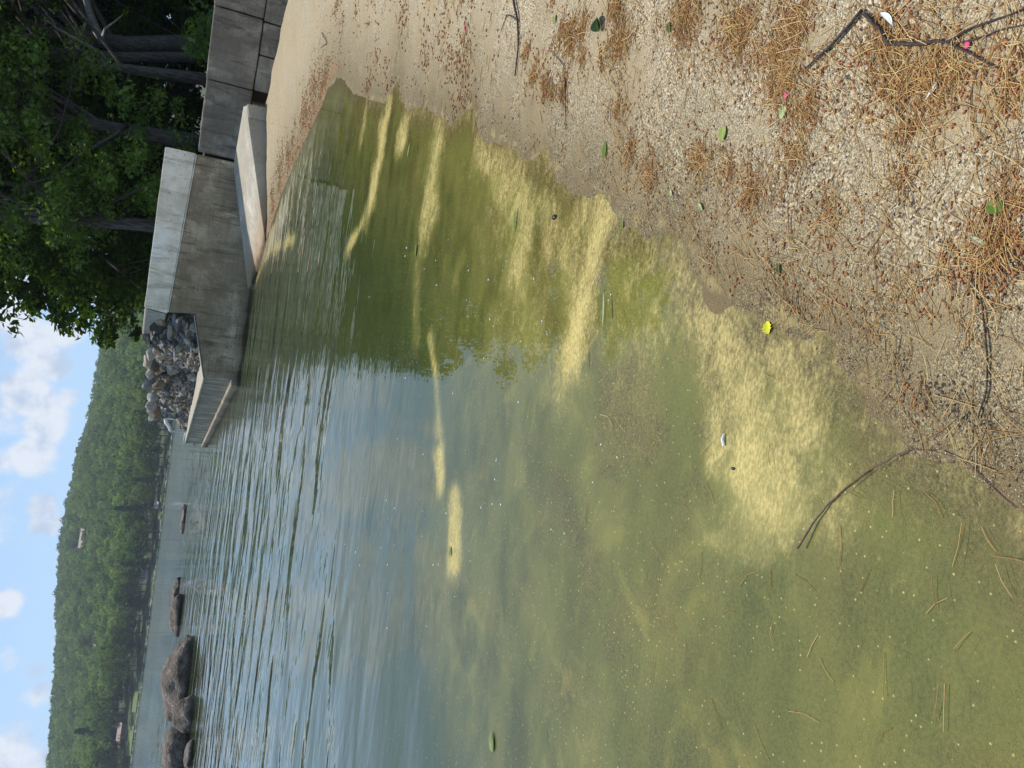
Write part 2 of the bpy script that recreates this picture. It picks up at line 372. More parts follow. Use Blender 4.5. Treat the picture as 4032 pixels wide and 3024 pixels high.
# floating pollen
s1 = n.noise(n.mapping(o, (1, 1.7, 1), (0, 0, .15)), 8, 8, .72, .9); s2 = n.noise(n.mapping(o, (1, 2, 1), (0, 0, .15)), 55, 4, .7)
s3 = n.noise(n.mapping(o, (1, 1.4, 1), (0, 0, .4)), 22, 6, .75, 1.2)
sn = n.math('ADD', n.math('ADD', n.math('MULTIPLY', s1, .5), n.math('MULTIPLY', s2, .22)), n.math('MULTIPLY', s3, .28))
scf = n.ms(n.math('ADD', sn, n.math('MULTIPLY', sc, .36)), .585, .93, 0, .93)
spk = n.vor(o, 58); sr = n.n('ShaderNodeSeparateColor', Color=spk.outputs['Color']).outputs[0]
spf = n.math('MULTIPLY', n.ms(spk.outputs['Distance'], .10, .2, 1, 0), n.math('GREATER_THAN', sr, n.math('SUBTRACT', 1.0, n.math('MULTIPLY', calm, .3))))
scf = n.math('MAXIMUM', scf, n.math('MULTIPLY', spf, .7))
scol = n.mix(n.ms(s2, .35, .65), (.39, .31, .11), (.59, .475, .205))
# murky green body
mur = n.noise(n.mapping(o, (1, 1.8, 1)), 1.6, 6, .62); mus = n.noise(o, 90, 3, .7)
mcol = n.mix(n.ms(mur, .36, .64), (.082, .092, .026), (.165, .158, .044))
mm_ = n.noise(n.mapping(o, (1, 1.3, 1), (0, 0, .5)), 3.3, 6, .6, .8)
mcol = n.mix(n.math('MULTIPLY', calm, n.ms(mm_, .52, .68, 0, .75)), mcol, (.27, .245, .06)); mcol = n.mix(n.math('MULTIPLY', calm, n.ms(mm_, .47, .33, 0, .6)), mcol, (.075, .082, .028))
mcol = n.mix(n.ms(n.math('ADD', dep, n.math('MULTIPLY', mur, .12)), .10, .34), mcol, (.046, .060, .020))
mcol = n.mix(n.ms(sc, .05, .7, 0, .75), mcol, (.30, .265, .085))
mcol = n.mix(n.math('MULTIPLY', n.math('MULTIPLY', calm, n.ms(dep, .32, .12)), n.ms(mus, .3, .75, 0, .3)), mcol, (.36, .34, .085))
fac = n.math('SUBTRACT', 1., n.math('POWER', 2.718, n.math('MULTIPLY', dep, -11.)))
fac = n.math('MULTIPLY', fac, n.ms(mur, .25, .6, .72, 1.))
body = n.n('ShaderNodeMixShader', i0=fac, i1=n.n('ShaderNodeBsdfTransparent', Color=(.93, .95, .80, 1)), i2=n.n('ShaderNodeBsdfDiffuse', Color=mcol))
w1 = n.noise(n.mapping(o, (.5, 1.05, 1), (0, 0, -.10)), 1.0, 1.0, .42, .8); w2 = n.noise(n.mapping(o, (.5, 1.3, 1), (0, 0, .2)), 4.2, 2, .5, .3)
hh = n.math('MULTIPLY', n.math('ADD', w1, n.math('MULTIPLY', w2, .16)), wv)
nb = n.bump(hh, .07, 1.)
lw = n.n('ShaderNodeFresnel', IOR=1.46, Normal=nb)
gl = n.n('ShaderNodeBsdfGlossy', Color=(1, 1, 1, 1), Roughness=n.attr('rough').outputs['Fac'], Normal=nb)
surf = n.n('ShaderNodeMixShader', i0=lw, i1=body, i2=gl)
dif = n.n('ShaderNodeBsdfDiffuse', Color=scol, Normal=n.bump(s2, .003))
n.out(n.n('ShaderNodeMixShader', i0=scf, i1=surf, i2=dif))
SC = [([(2900, 1300), (3050, 1700)], 0.260, 0.56), ([(2600, 950), (2750, 1300)], 0.220, 0.45), ([(2450, 800), (2500, 1250)], 0.300, 0.41), ([(1950, 600), (2100, 1250)], 0.400, 0.38), ([(2830, 1250), (2900, 1480), (2960, 1700), (3020, 1950)], 0.176, 0.85), ([(3080, 1420), (3160, 1650)], 0.149, 0.72), ([(2760, 1230), (2800, 1500), (2830, 1800)], 0.095, 0.63),
      ([(2420, 780), (2360, 930), (2310, 1130), (2250, 1390)], 0.176, 0.90), ([(2300, 830), (2260, 950)], 0.135, 0.63), ([(1900, 590), (1990, 690), (2080, 860), (2040, 1060)], 0.216, 0.68), ([(2150, 800), (2160, 950)], 0.162, 0.50),
      ([(1725, 570), (1700, 700), (1675, 840)], 0.230, 0.72), ([(1590, 500), (1590, 550)], 0.176, 0.77), ([(1525, 450), (1500, 600), (1460, 790)], 0.203, 0.85), ([(1450, 830), (1400, 930), (1370, 980)], 0.095, 0.68),
      ([(1690, 1330), (1715, 1480), (1730, 1700)], 0.068, 0.59), ([(1735, 1780), (1735, 1915)], 0.095, 0.77), ([(1790, 1965), (1786, 2080), (1782, 2215)], 0.101, 0.90),
      ([(1640, 850), (1640, 1330)], 0.135, 0.30), ([(1700, 650), (1690, 900)], 0.135, 0.36), ([(2030, 1050), (2120, 1360)], 0.250, 0.38), ([(2620, 960), (2700, 1150), (2760, 1300)], 0.121, 0.68), ([(2480, 1000), (2560, 1330)], 0.216, 0.45),
      ([(1440, 420), (1420, 560)], 0.135, 0.63), ([(2740, 1100), (3000, 1280), (3250, 1500)], 0.081, 0.50), ([(3200, 1850), (3300, 2000)], 0.162, 0.50), ([(3650, 2100), (3600, 2300)], 0.081, 0.36), ([(1160, 940), (1060, 985), (985, 1160)], 0.162, 0.54), ([(975, 1190), (950, 1490)], 0.095, 0.81)]
P, Fc = lp_grid(.3, 900, 640, -86, 100, 640)
d = sdist(P); rr = np.hypot(P[:, 0], P[:, 1])
scum = np.zeros(len(P))
for pts, wd, wt in SC:
    q = np.array([gz(*p)[:2] for p in pts]); best = np.full(len(P), 1e9)
    for a, b in zip(q[:-1], q[1:]):
        ab = b-a; t = np.clip(((P-a)@ab)/(ab@ab), 0, 1); best = np.minimum(best, np.linalg.norm(P-(a+t[:, None]*ab), axis=1))
    best = best*(1+.45*vnoise(P, 71, 4, 7./(1+0*wd)))
    scum = np.maximum(scum, wt*np.exp(-(best/wd)**2)*(1 if wd > .2 else 1+.38*np.minimum(vnoise(P, 73, 3, 4.), .4)))
sm = lambda e0, e1, v: (lambda t: t*t*(3-2*t))(np.clip((v-e0)/(e1-e0), 0, 1))
dep = np.clip(-.085*d*(1+1.1*np.clip((P[:, 1]-2.6)/2.4, 0, 1)), 0, 3)
for (px, r_, a_, m_) in (((3740, 2480), .24, .06, 1.), ((2000, 2650), 1.1, 0, .45), ((1700, 2250), .9, 0, .6), ((2980, 2050), .25, .12, 1.)):
    g_ = np.exp(-(((P-gz(*px)[:2])/r_)**2).sum(1)); dep = dep*(1-(1-m_)*g_)+a_*g_
pollen = (1-sm(2.4, 7., rr))*.9+.1*(1-sm(7, 16, rr)); edge = np.exp(-(np.minimum(d, 0)/.12)**2)
scum = np.maximum(scum, .45*edge*(1-sm(6, 12, rr)))
wave = .02+.98*sm(3.6, 9.5, rr+.9*np.clip(-P[:, 0], -1, 3)); wave *= 1+2.2*sm(35, 120, rr); wave *= .25+.75*sm(.2, 2.5, -d)
rough = .0+.02*sm(20, 60, rr)+.05*sm(50, 200, rr)
keep = (d[Fc] < .6).all(1) if False else (d[Fc].min(1) < .5)
water = mesh('water', np.c_[P, np.zeros(len(P))], Fc[keep][:, ::-1], M_water, smooth=True, attrs={'depth': dep, 'scum': scum, 'wave': wave, 'rough': rough, 'pollen': pollen}); tag(water, kind='structure')

# ------------------------------------------------------------------ concrete walls
def prism(name, poly, dvec, mt, parent, bev=.02, rough=0):
    """closed solid: polygon swept along dvec"""
    P0 = np.array(poly, float); k = len(P0); P1 = P0+np.array(dvec, float)
    Fc = [tuple(range(k)), tuple(range(2*k-1, k-1, -1))]+[(i, k+i, k+(i+1) % k, (i+1) % k) for i in range(k)]
    o = mesh(name, np.r_[P0, P1], Fc, mt, parent)
    bm = bmesh.new(); bm.from_mesh(o.data); bmesh.ops.recalc_face_normals(bm, faces=bm.faces); bm.to_mesh(o.data); bm.free()
    if rough:
        bm = bmesh.new(); bm.from_mesh(o.data); bmesh.ops.subdivide_edges(bm, edges=bm.edges, cuts=15, use_grid_fill=True)
        Q = np.array([v.co[:] for v in bm.verts]); D_ = np.c_[vnoise(Q, 81, 4, 5.), vnoise(Q, 82, 4, 5.), vnoise(Q, 83, 4, 7.)]*rough
        for v, dq in zip(bm.verts, D_): v.co += Vector(dq)
        bm.to_mesh(o.data); bm.free(); bevel(o, .018, 2)
    if bev: bevel(o, bev)
    return o
YF = 20.61
fwall = empty('concrete_wall', (0.7, YF, 0)); tag(fwall, 'stained brown concrete wall rising from the water below a pale concrete beam', 'wall')
INV = lambda o, root: (setattr(o, 'parent', root), setattr(o, 'matrix_parent_inverse', Matrix.Translation(-root.location)))
def child(o, root): INV(o, root); return o
child(prism('wall_body', [(4.74, YF, -1.2), (4.74, YF, 1.66), (.72, YF, 1.86), (.77, YF, 1.26), (-.80, YF, .86), (-.80, YF, -1.2)], (0, .55, 0), M_conc, None), fwall)
child(prism('pale_bead', [(4.72, YF-.012, 1.665), (4.72, YF-.012, 1.69), (.72, YF-.012, 1.89), (.72, YF-.012, 1.865)], (0, .5, 0), M_cope, None, .006), fwall)  # thin pale strip along the lower edge of the beam
beam = empty('concrete_beam', (2.7, YF, 1.7)); tag(beam, 'pale whitish concrete beam lying on top of the brown wall', 'beam')
child(prism('beam_body', [(4.76, YF+.02, 1.695), (4.76, YF+.02, 2.40), (.76, YF+.02, 2.42), (.68, YF+.02, 1.897)], (0, .5, 0), M_cope, None, 0, .007), beam)
child(prism('broken_end', [(.66, YF+.05, 1.90), (.74, YF+.05, 2.41), (.10, YF+.75, 2.43), (-.02, YF+.75, 2.02)], (.1, .5, 0), M_slab, None, .04), beam)
# wing wall running out along the lake
wing = empty('wing_wall', (-2.5, 28, 0)); tag(wing, 'low concrete wing wall with a wide sunlit ledge running out into the lake', 'wall')
av = (D_END-A)/np.linalg.norm(D_END-A); nv = np.array([-av[1], av[0]])   # nv points to the lake side
def pw(s, off, z): q = A+av*s+nv*off; return (q[0], q[1], z)
L = np.linalg.norm(D_END-A)
wb = prism('wall_body', [pw(.0, 0, -1.2), pw(0, 0, .858), pw(L, 0, .84), pw(L, 0, -1.2)], (-nv[0]*1.5, -nv[1]*1.5, 0), M_ledge, None, .0); child(wb, wing)
# sunlit rough top of the ledge
tp = []; tf = []; NS = 60
for i in range(NS+1):
    s = -.0+L*i/NS; off = .03+.035*random.random()
    if i == 0: off = .02
    for (o_, zz) in ((off, .845), (off, .885), (-.75, .90), (-1.45, .905)): tp.append(pw(s, o_, zz-.018*i/NS))
for i in range(NS):
    for j in range(3): tf.append((i*4+j, i*4+j+1, i*4+j+5, i*4+j+4))
child(mesh('ledge_top', tp, tf, M_slab), wing)
child(prism('footing', [pw(-.03, .14, -1.2), pw(-.03, .14, .22), pw(L-.05, .14, .19), pw(L-.05, .14, -1.2)], (-nv[0]*.3, -nv[1]*.3, 0), M_ledge, None, .03), wing)
child(prism('ledge_cap', [(.74, YF-.01, 1.262), (-.80, YF-.01, .868), (-.80, YF-.01, .90), (.74, YF-.01, 1.292)], (0, .5, 0), M_slab, None, .012), fwall)
# block retaining wall
TH2 = R_(-30); e2 = np.array([math.cos(TH2), math.sin(TH2)]); n2 = np.array([-math.sin(TH2)*-1, math.cos(TH2)]); n2 = np.array([-e2[1], e2[0]])
B0 = np.array([4.78, YF])
bw = empty('block_wall', (7.5, 19, 0)); tag(bw, 'retaining wall of big dark grey concrete blocks above the sandy ramp', 'wall')
sof = lambda y, x: float((plane_hit(x, y, B0, TH2)[:2]-B0)@e2)
s1, s2 = sof(311, 820), sof(22, 850)
def blk(sa, sb, za, zb, off=0.):
    a = B0+e2*sa-n2*off; b = B0+e2*sb-n2*off
    o = prism('block', [(a[0], a[1], za), (a[0], a[1], zb), (b[0], b[1], zb), (b[0], b[1], za)], (n2[0]*.8, n2[1]*.8, 0), M_block, None, 0)
    bm = bmesh.new(); bm.from_mesh(o.data); bmesh.ops.subdivide_edges(bm, edges=bm.edges, cuts=7, use_grid_fill=True)
    cen = np.mean([v.co[:] for v in bm.verts], 0)
    for v in bm.verts:
        q = np.array([v.co[:]]); amt = float(vnoise(q, 11, 3, 3.))*.012; v.co += Vector((n2[0], n2[1], 0))*amt+Vector((0, 0, float(vnoise(q, 12, 3, 5.))*.01))
    bm.to_mesh(o.data); bm.free(); bevel(o, .035, 2); return child(o, bw)
blk(.02, s1-.012, .60, 1.655); blk(s1+.012, s2-.012, .60, 1.675, .03); blk(s2+.012, s2+2.1, .60, 1.69, .0); blk(s2+2.13, s2+4.2, .6, 1.69, .02); blk(s2+4.23, s2+6.3, .6, 1.70, 0)
l1, l2 = sof(357, 1008), sof(217, 1020)
blk(.35, l1-.35, -.5, .575, -.12); blk(l1-.0, l2-.012, -.5, .578, .02); blk(l2+.012, s2-.05, -.5, .58); blk(s2-.02, s2+2.0, -.5, .582, .03); blk(s2+2.03, s2+4.4, -.5, .58, 0)
# sloping ramp cheek
slab = empty('ramp_curb', (4, 18.5, 0)); tag(slab, 'sunlit sloping concrete curb beside the sandy boat ramp, ending in the water', 'curb')
ed = (E1-E0)/np.linalg.norm(E1-E0); ang = math.atan2(ed[1], ed[0])
N0 = plane_hit(976, 466, E0, ang); N0b = plane_hit(973, 415, E0, ang)
top = np.array([(E0[0]-.25, E0[1]+.02, -.06), N0, (N0b[0], N0b[1], N0b[2]), (N0b[0]+.05, N0b[1]+.32, N0b[2]+.06), (4.62, 20.56, .80), (1.6, 20.56, .10)])
botm = top.copy(); botm[:, 2] = -.9
k = len(top)
o = mesh('curb_body', np.r_[top, botm], [(0, 1, 5), (1, 4, 5), (1, 3, 4), (1, 2, 3)]+[(i, k+i, k+(i+1) % k, (i+1) % k) for i in range(k)], M_slab); child(bevel(o, .015), slab)
o = prism('end_rib', [(N0[0]+.02, N0[1]-.05, N0[2]-.02), (N0b[0]+.03, N0b[1]-.05, N0b[2]+.0), (N0b[0]+.03, N0b[1]-.05, -.3), (N0[0]+.02, N0[1]-.05, -.3)], (0, .2, 0), M_slab, None, .02); child(o, slab)

# ------------------------------------------------------------------ rubble wall with capping boulders
def stone(rg, size, seed, sub=2, flat=(1, .8, .6)):
    V, Fc = ICO[sub]; V = V.copy()
    # chop with random planes for angular facets
    for k in range(15):
        nn = rg.normal(size=3); nn /= np.linalg.norm(nn); h = .42+.4*rg.random(); dd = V@nn
        V = np.where((dd > h)[:, None], V-nn*(dd-h)[:, None], V)
    V *= np.array(flat)*size; return V, Fc
def rotm(rg, tilt=.5):
    return np.array(Matrix.Rotation(rg.uniform(0, 6.28), 3, 'Z') @ Matrix.Rotation(rg.uniform(-tilt, tilt), 3, 'X') @ Matrix.Rotation(rg.uniform(-tilt, tilt), 3, 'Y'))
rg = np.random.default_rng(21)
basep = [np.array([.80, YF+.20]), np.array([-.12, YF+.34])]+[gz(x, y, .9)[:2] for x, y in ((780, 1450), (762, 1555), (744, 1620), (733, 1690))]
basep = np.array(basep); seg = np.linalg.norm(np.diff(basep, axis=0), axis=1); cum = np.r_[0, np.cumsum(seg)]
def rub(s):
    s = np.clip(s, 0, cum[-1]-1e-6); i = np.searchsorted(cum, s, 'right')-1; t = (s-cum[i])/seg[i]; q = basep[i]*(1-t)+basep[i+1]*t
    e = (basep[i+1]-basep[i])/seg[i]; return q, e
LW = cum[-1]
def toph(s): return 2.2-.30*(s/LW)-1.0*max(0, (s/LW-.86)/.14)
mb = MB(); back = MB()
s = 0.
for i in range(3000):
    s = LW*((i+.5)/3000)**1.1; h0 = (1.15 if s < .9 else .86)+.0; h1 = toph(s); h = h0+(h1-h0)*((i*.61803) % 1)
    q, e = rub(s); nn = np.array([-e[1], e[0]]); lake = nn if nn@np.array([-1, -.3]) > 0 else -nn
    size = (.06+.15*rg.random()**3+(.12 if rg.random() < .025 else 0))*(1+.02*s); V, Fc = stone(rg, size, i, 2, (1.35, .9, rg.uniform(.25, .7)))
    V = V@rotm(rg, .7).T; bat = .12*(h-h0)
    c = np.array([*(q-lake*(bat+.0+.17*rg.random())), h]); mb.add(V+c, Fc, rg.random())
for i in range(30):
    s = LW*i/30; s_ = LW*(i+1)/30; (q, e), (q2, _) = rub(s), rub(s_); nn = np.array([-e[1], e[0]]); lake = nn if nn@np.array([-1, -.3]) > 0 else -nn
    a, b = q-lake*.22, q2-lake*.22
    mb.add([(*a, .5), (*b, .5), (*b, toph(s_)), (*a, toph(s)), (*(a-lake*1.), toph(s)+.05), (*(b-lake*1.), toph(s_)+.05)], [(0, 1, 2, 3), (3, 2, 5, 4)], 0.)
rw = empty('rubble_wall', (-1, 24, .9)); tag(rw, 'rough wall of broken grey rubble stones on the concrete ledge', 'wall')
child(mb.build('stone_face', M_rub), rw)
# long slabs near the beam
for i, (x, y, l) in enumerate([(700, 1285, .55), (690, 1255, .5), (725, 1270, .45), (745, 1300, .4), (672, 1300, .4)]):
    p = plane_hit(x, y, (0, YF+.32), 0); V, Fc = stone(rg, l, i, 2, (.95, .4, .3)); V = V@rotm(rg, .18).T
    child(mesh('long_stone', V+p, [tuple(f) for f in Fc], M_rub, attrs={'rnd': np.full(len(V), .3+.1*i)}), rw)
BL = ['dark brown squarish boulder beside the broken end of the pale beam', 'dark brown boulder below the first capping stone', 'pale topped boulder on the rubble wall near the beam', 'tan sandstone boulder in the top row of the rubble wall',
      'long cream topped boulder along the rubble wall crest', 'brown boulder under the long cream topped one', 'grey boulder with white top midway along the rubble crest', 'pinkish grey flat boulder on the rubble crest', 'small brown boulder in the middle of the rubble crest',
      'squarish light grey boulder toward the lake end of the crest', 'grey slab boulder near the lake end of the rubble crest', 'rounded tan boulder last but one on the crest', 'grey boulder at the far lake end of the rubble crest']
bp = [(585, 1335, .30, .05), (622, 1335, .33, .02), (592, 1390, .3, .6), (615, 1385, .27, .93), (582, 1430, .36, .97), (612, 1440, .28, .78), (590, 1475, .30, 1.), (588, 1515, .34, .5), (608, 1530, .26, .85), (598, 1560, .30, .62), (600, 1590, .36, .6), (604, 1618, .33, .9), (612, 1640, .34, .55)]
for i, (x, y, sz, cr) in enumerate(bp):
    # distance from the wall's own line at this bearing
    dr = ray(x, y); best = None
    for s in np.linspace(0, LW, 300):
        q, e = rub(s); err = abs(math.atan2(dr[0], dr[1])-math.atan2(q[0], q[1]))
        if best is None or err < best[0]: best = (err, q)
    p = gy(x, y, best[1][1]+.35); V, Fc = stone(rg, sz*.66*(p[1]/21.), 100+i, 2, (1.1, .9, .8)); V = V@rotm(rg, .5).T
    o = mesh('boulder', V, [tuple(f) for f in Fc], M_rub, attrs={'rnd': np.full(len(V), cr)}, loc=p); tag(o, BL[i], 'boulder', 'boulders capping the rubble wall')

# ------------------------------------------------------------------ wooded bank behind the walls
m, n = mat('forest_floor'); M_floor = m
o = n.obj(); f = n.noise(o, 2, 6); n.out(n.pbr(n.ramp(f, [(.3, (.035, .028, .018)), (.7, (.09, .065, .04))]), .95))
bank = [(4.85, 21.0), (8.2, 19.25), (13, 16.5), (40, 8), (140, 20), (160, 200), (15, 260), (3, 90), (0, 40), (-1., 34.2), (.2, 29), (.9, 24.5), (1.3, 22.2), (1.6, 21.3)]
prism('wooded_bank', [(x, y, 1.5) for x, y in bank], (0, 0, -2.6), M_floor, None, 0)['kind'] = 'structure'

# ------------------------------------------------------------------ trees
def leaf_cloud(C, R, per, size, rg, flat=.55, droop=.25):
    """leaf-shaped quads scattered in clumps; C clump centres, R clump radii"""
    C = np.repeat(C, per, 0); Rr = np.repeat(R, per)[:, None]; N = len(C)
    dv = rg.normal(size=(N, 3)); dv /= np.linalg.norm(dv, axis=1)[:, None]; rad = rg.random(N)[:, None]**.45
    P = C+dv*rad*Rr*np.array([1, 1, flat]); P[:, 2] -= droop*(np.linalg.norm(dv[:, :2], axis=1)*rad[:, 0])**2*Rr[:, 0]
    nn = rg.normal(size=(N, 3))*.55+np.array([0, 0, .8])+dv*.5; nn /= np.linalg.norm(nn, axis=1)[:, None]
    t = np.cross(nn, rg.normal(size=(N, 3))); t /= np.linalg.norm(t, axis=1)[:, None]; b = np.cross(nn, t)
    sz = (size*(.6+.8*rg.random(N)))[:, None]
    V = np.stack([P-t*sz*.6, P+b*sz*.32-nn*sz*.06, P+t*sz*.6, P-b*sz*.32-nn*sz*.06], 1).reshape(-1, 3)
    Fc = np.arange(N*4).reshape(N, 4); a = np.repeat(np.clip(rg.random(N)*.7+.3*np.repeat(rg.random(len(R)), per), 0, 1), 4)
    return V, Fc, a
def tree(name, trunk, radii, crown_c, crown_r, nclump, per, leaf, label, cat='tree', group=None, mt=None, bark=None, seed=1, limbs=14, extra=None, clump_r=(.5, 1.0), shell=.45):
    rg = np.random.default_rng(seed); trunk = np.array(trunk, float); base = trunk[0].copy(); root = empty(name, base); tag(root, label, cat, group)
    cc = np.array(crown_c, float); cr = np.array(crown_r, float)
    # clump centres through the crown's volume, denser to the outside
    dv = rg.normal(size=(nclump, 3)); dv /= np.linalg.norm(dv, axis=1)[:, None]
    rad = (shell+(1-shell)*rg.random(nclump))
    lump = 1+.22*vnoise(dv, seed+5, 3, 2.3)
    C = cc+dv*cr*(rad*lump)[:, None]; C = C[C[:, 2] > 1.9]
    R = rg.uniform(*clump_r, len(C))
    tb = MB(); tb.tube(trunk-base, np.array(radii), 10)
    o = tb.build('trunk', bark or M_bark, root, True)
    lb = MB()
    for i in range(limbs):
        t = .3+.65*rg.random(); j = t*(len(trunk)-1); k = int(j); f = j-k; p = trunk[k]*(1-f)+trunk[min(k+1, len(trunk)-1)]*f
        tgt = C[rg.integers(len(C))]; mid = (p+tgt)/2+np.array([0, 0, .5])*rg.normal()
        r0_ = np.interp(j, range(len(trunk)), radii)*.38
        q = [p, p*.6+mid*.4+rg.normal(size=3)*.15, mid, mid*.5+tgt*.5+rg.normal(size=3)*.2, tgt]
        lb.tube(np.array(q)-base, [r0_, r0_*.8, r0_*.6, r0_*.35, .012], 6, cap=False)
    lb.build('limbs', bark or M_bark, root, True)
    for (pts, rd, mm) in (extra or []):
        e = MB(); e.tube(np.array(pts)-base, rd, 6); e.build('branch', mm, root, True)
    V, Fc, a = leaf_cloud(C, R, per, leaf, rg)
    mesh('crown', V-base, Fc, mt or M_leaf, root, attrs={'rnd': a})
    return root
def tp_(pix, Yd, up=None):
    q = [gy(x, y, Yd) for x, y in pix]; q[0][2] = 1.45
    if up is not None: q.append(q[-1]+np.array(up))
    return q
G1 = 'trees on the bank behind the walls'
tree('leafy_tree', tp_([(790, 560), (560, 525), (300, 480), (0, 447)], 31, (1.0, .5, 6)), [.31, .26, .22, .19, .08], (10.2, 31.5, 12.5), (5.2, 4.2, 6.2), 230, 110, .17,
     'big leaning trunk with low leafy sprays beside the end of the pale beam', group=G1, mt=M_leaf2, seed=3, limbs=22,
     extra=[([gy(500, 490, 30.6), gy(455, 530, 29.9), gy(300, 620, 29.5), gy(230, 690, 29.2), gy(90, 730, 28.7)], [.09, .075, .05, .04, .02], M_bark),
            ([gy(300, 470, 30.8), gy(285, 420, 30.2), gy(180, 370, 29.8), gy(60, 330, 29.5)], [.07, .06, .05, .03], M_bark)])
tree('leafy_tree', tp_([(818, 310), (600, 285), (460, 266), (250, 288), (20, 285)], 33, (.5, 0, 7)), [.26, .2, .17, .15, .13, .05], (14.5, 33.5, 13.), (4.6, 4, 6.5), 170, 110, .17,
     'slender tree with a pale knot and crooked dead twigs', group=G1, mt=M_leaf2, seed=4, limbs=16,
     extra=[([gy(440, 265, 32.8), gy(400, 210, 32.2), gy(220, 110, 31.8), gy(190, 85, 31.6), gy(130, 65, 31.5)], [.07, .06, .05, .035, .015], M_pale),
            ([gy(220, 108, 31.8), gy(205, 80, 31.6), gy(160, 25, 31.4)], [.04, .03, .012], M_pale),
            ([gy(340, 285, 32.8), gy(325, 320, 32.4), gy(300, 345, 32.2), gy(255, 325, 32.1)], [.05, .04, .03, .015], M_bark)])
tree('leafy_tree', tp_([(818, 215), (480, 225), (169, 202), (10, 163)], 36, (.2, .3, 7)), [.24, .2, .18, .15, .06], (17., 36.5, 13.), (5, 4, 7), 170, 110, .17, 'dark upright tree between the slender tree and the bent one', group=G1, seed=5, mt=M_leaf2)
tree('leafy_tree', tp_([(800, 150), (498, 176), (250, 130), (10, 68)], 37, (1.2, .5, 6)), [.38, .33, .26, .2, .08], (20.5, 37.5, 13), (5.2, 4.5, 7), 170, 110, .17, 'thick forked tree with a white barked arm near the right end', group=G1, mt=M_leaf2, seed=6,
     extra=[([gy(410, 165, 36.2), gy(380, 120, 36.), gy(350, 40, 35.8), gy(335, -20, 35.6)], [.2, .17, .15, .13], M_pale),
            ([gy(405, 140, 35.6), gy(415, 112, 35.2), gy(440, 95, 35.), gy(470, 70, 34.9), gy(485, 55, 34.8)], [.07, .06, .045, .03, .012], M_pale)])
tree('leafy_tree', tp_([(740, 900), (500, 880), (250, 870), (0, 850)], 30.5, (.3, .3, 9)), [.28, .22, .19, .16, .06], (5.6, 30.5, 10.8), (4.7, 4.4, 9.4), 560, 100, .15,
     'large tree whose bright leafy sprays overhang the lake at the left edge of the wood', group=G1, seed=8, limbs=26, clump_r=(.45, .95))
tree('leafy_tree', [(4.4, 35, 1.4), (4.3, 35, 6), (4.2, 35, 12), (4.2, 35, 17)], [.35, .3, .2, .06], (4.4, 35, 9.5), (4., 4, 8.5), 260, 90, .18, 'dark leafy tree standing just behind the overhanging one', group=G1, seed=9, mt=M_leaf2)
rg = np.random.default_rng(5)
BACK = [(9, 42, 17), (13, 46, 19), (17, 43, 18), (21, 47, 20), (25, 43, 18), (6, 48, 17), (29, 50, 20), (11, 54, 20), (19, 56, 21), (26, 58, 21), (33, 44, 19), (24, 38, 17), (28, 35, 17), (2.6, 43, 15)]
protos = []
def copy_tree(src, loc, rz, sc):
    r = src.copy(); COL.objects.link(r); r.location = loc; r.rotation_euler = (0, 0, rz); r.scale = (sc,)*3
    for ch in list(src.children):
        c = ch.copy(); COL.objects.link(c); c.parent = r
    return r
for k in range(3):
    x, y, h = BACK[k]
    protos.append(tree('background_tree', [(x, y, 1.4), (x+.2, y, h*.4), (x-.2, y, h*.75), (x, y, h)], [.4, .33, .2, .05], (x, y, h*.56), (4.3, 4.3, h*.47), 170, 42, .46, 'dark tree deep in the wood behind the front trunks', group='dark trees deep in the wood', seed=40+k, mt=M_leaf2, clump_r=(.8, 1.5), shell=.3, limbs=8))
for k, (x, y, h) in enumerate(BACK[3:]):
    src = protos[k % 3]; copy_tree(src, (x, y, 1.4), rg.uniform(0, 6.28), h/BACK[k % 3][2])
# understory
def shrub(name, x, y, r, h, label, seed, group, mt=M_leaf2, leaf=.24, nc=60):
    rg = np.random.default_rng(seed); root = empty(name, (x, y, 1.45)); tag(root, label, 'shrub', group)
    st = MB()
    for i in range(7): a = rg.uniform(0, 6.28); st.tube([(0, 0, 0), (.3*r*math.cos(a), .3*r*math.sin(a), h*.4), (.7*r*math.cos(a), .7*r*math.sin(a), h*.8)], [.05, .035, .01], 5)
    st.build('stems', M_bark, root, True)
    C = np.c_[rg.normal(size=(nc, 2))*r*.45, rg.uniform(.2, 1, nc)*h]; V, Fc, a = leaf_cloud(C, rg.uniform(.4, .8, nc), 40, leaf, rg)
    mesh('foliage', V, Fc, mt, root, attrs={'rnd': a}); return root
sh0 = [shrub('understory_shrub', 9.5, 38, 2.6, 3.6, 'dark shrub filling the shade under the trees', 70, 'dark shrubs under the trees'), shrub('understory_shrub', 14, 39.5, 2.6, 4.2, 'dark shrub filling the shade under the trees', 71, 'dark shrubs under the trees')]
for k, (x, y, s) in enumerate([(5.5, 38, 1.1), (18.5, 41, 1.1), (22.5, 40, 1.2), (27, 40.5, 1.2), (12, 41, 1.), (16.5, 38.5, .9), (20.5, 43, 1.3), (8, 41, 1.1), (2.2, 38.5, 1.1), (3.6, 33.2, .8)]):
    copy_tree(sh0[k % 2], (x, y, 1.45), k*1.3, s)
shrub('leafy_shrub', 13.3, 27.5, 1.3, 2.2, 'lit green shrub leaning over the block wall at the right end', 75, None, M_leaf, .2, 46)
shrub('leafy_shrub', 10.2, 27.2, .8, 1.0, 'small green shrub peeking over the block wall', 76, None, M_leaf, .17, 26)

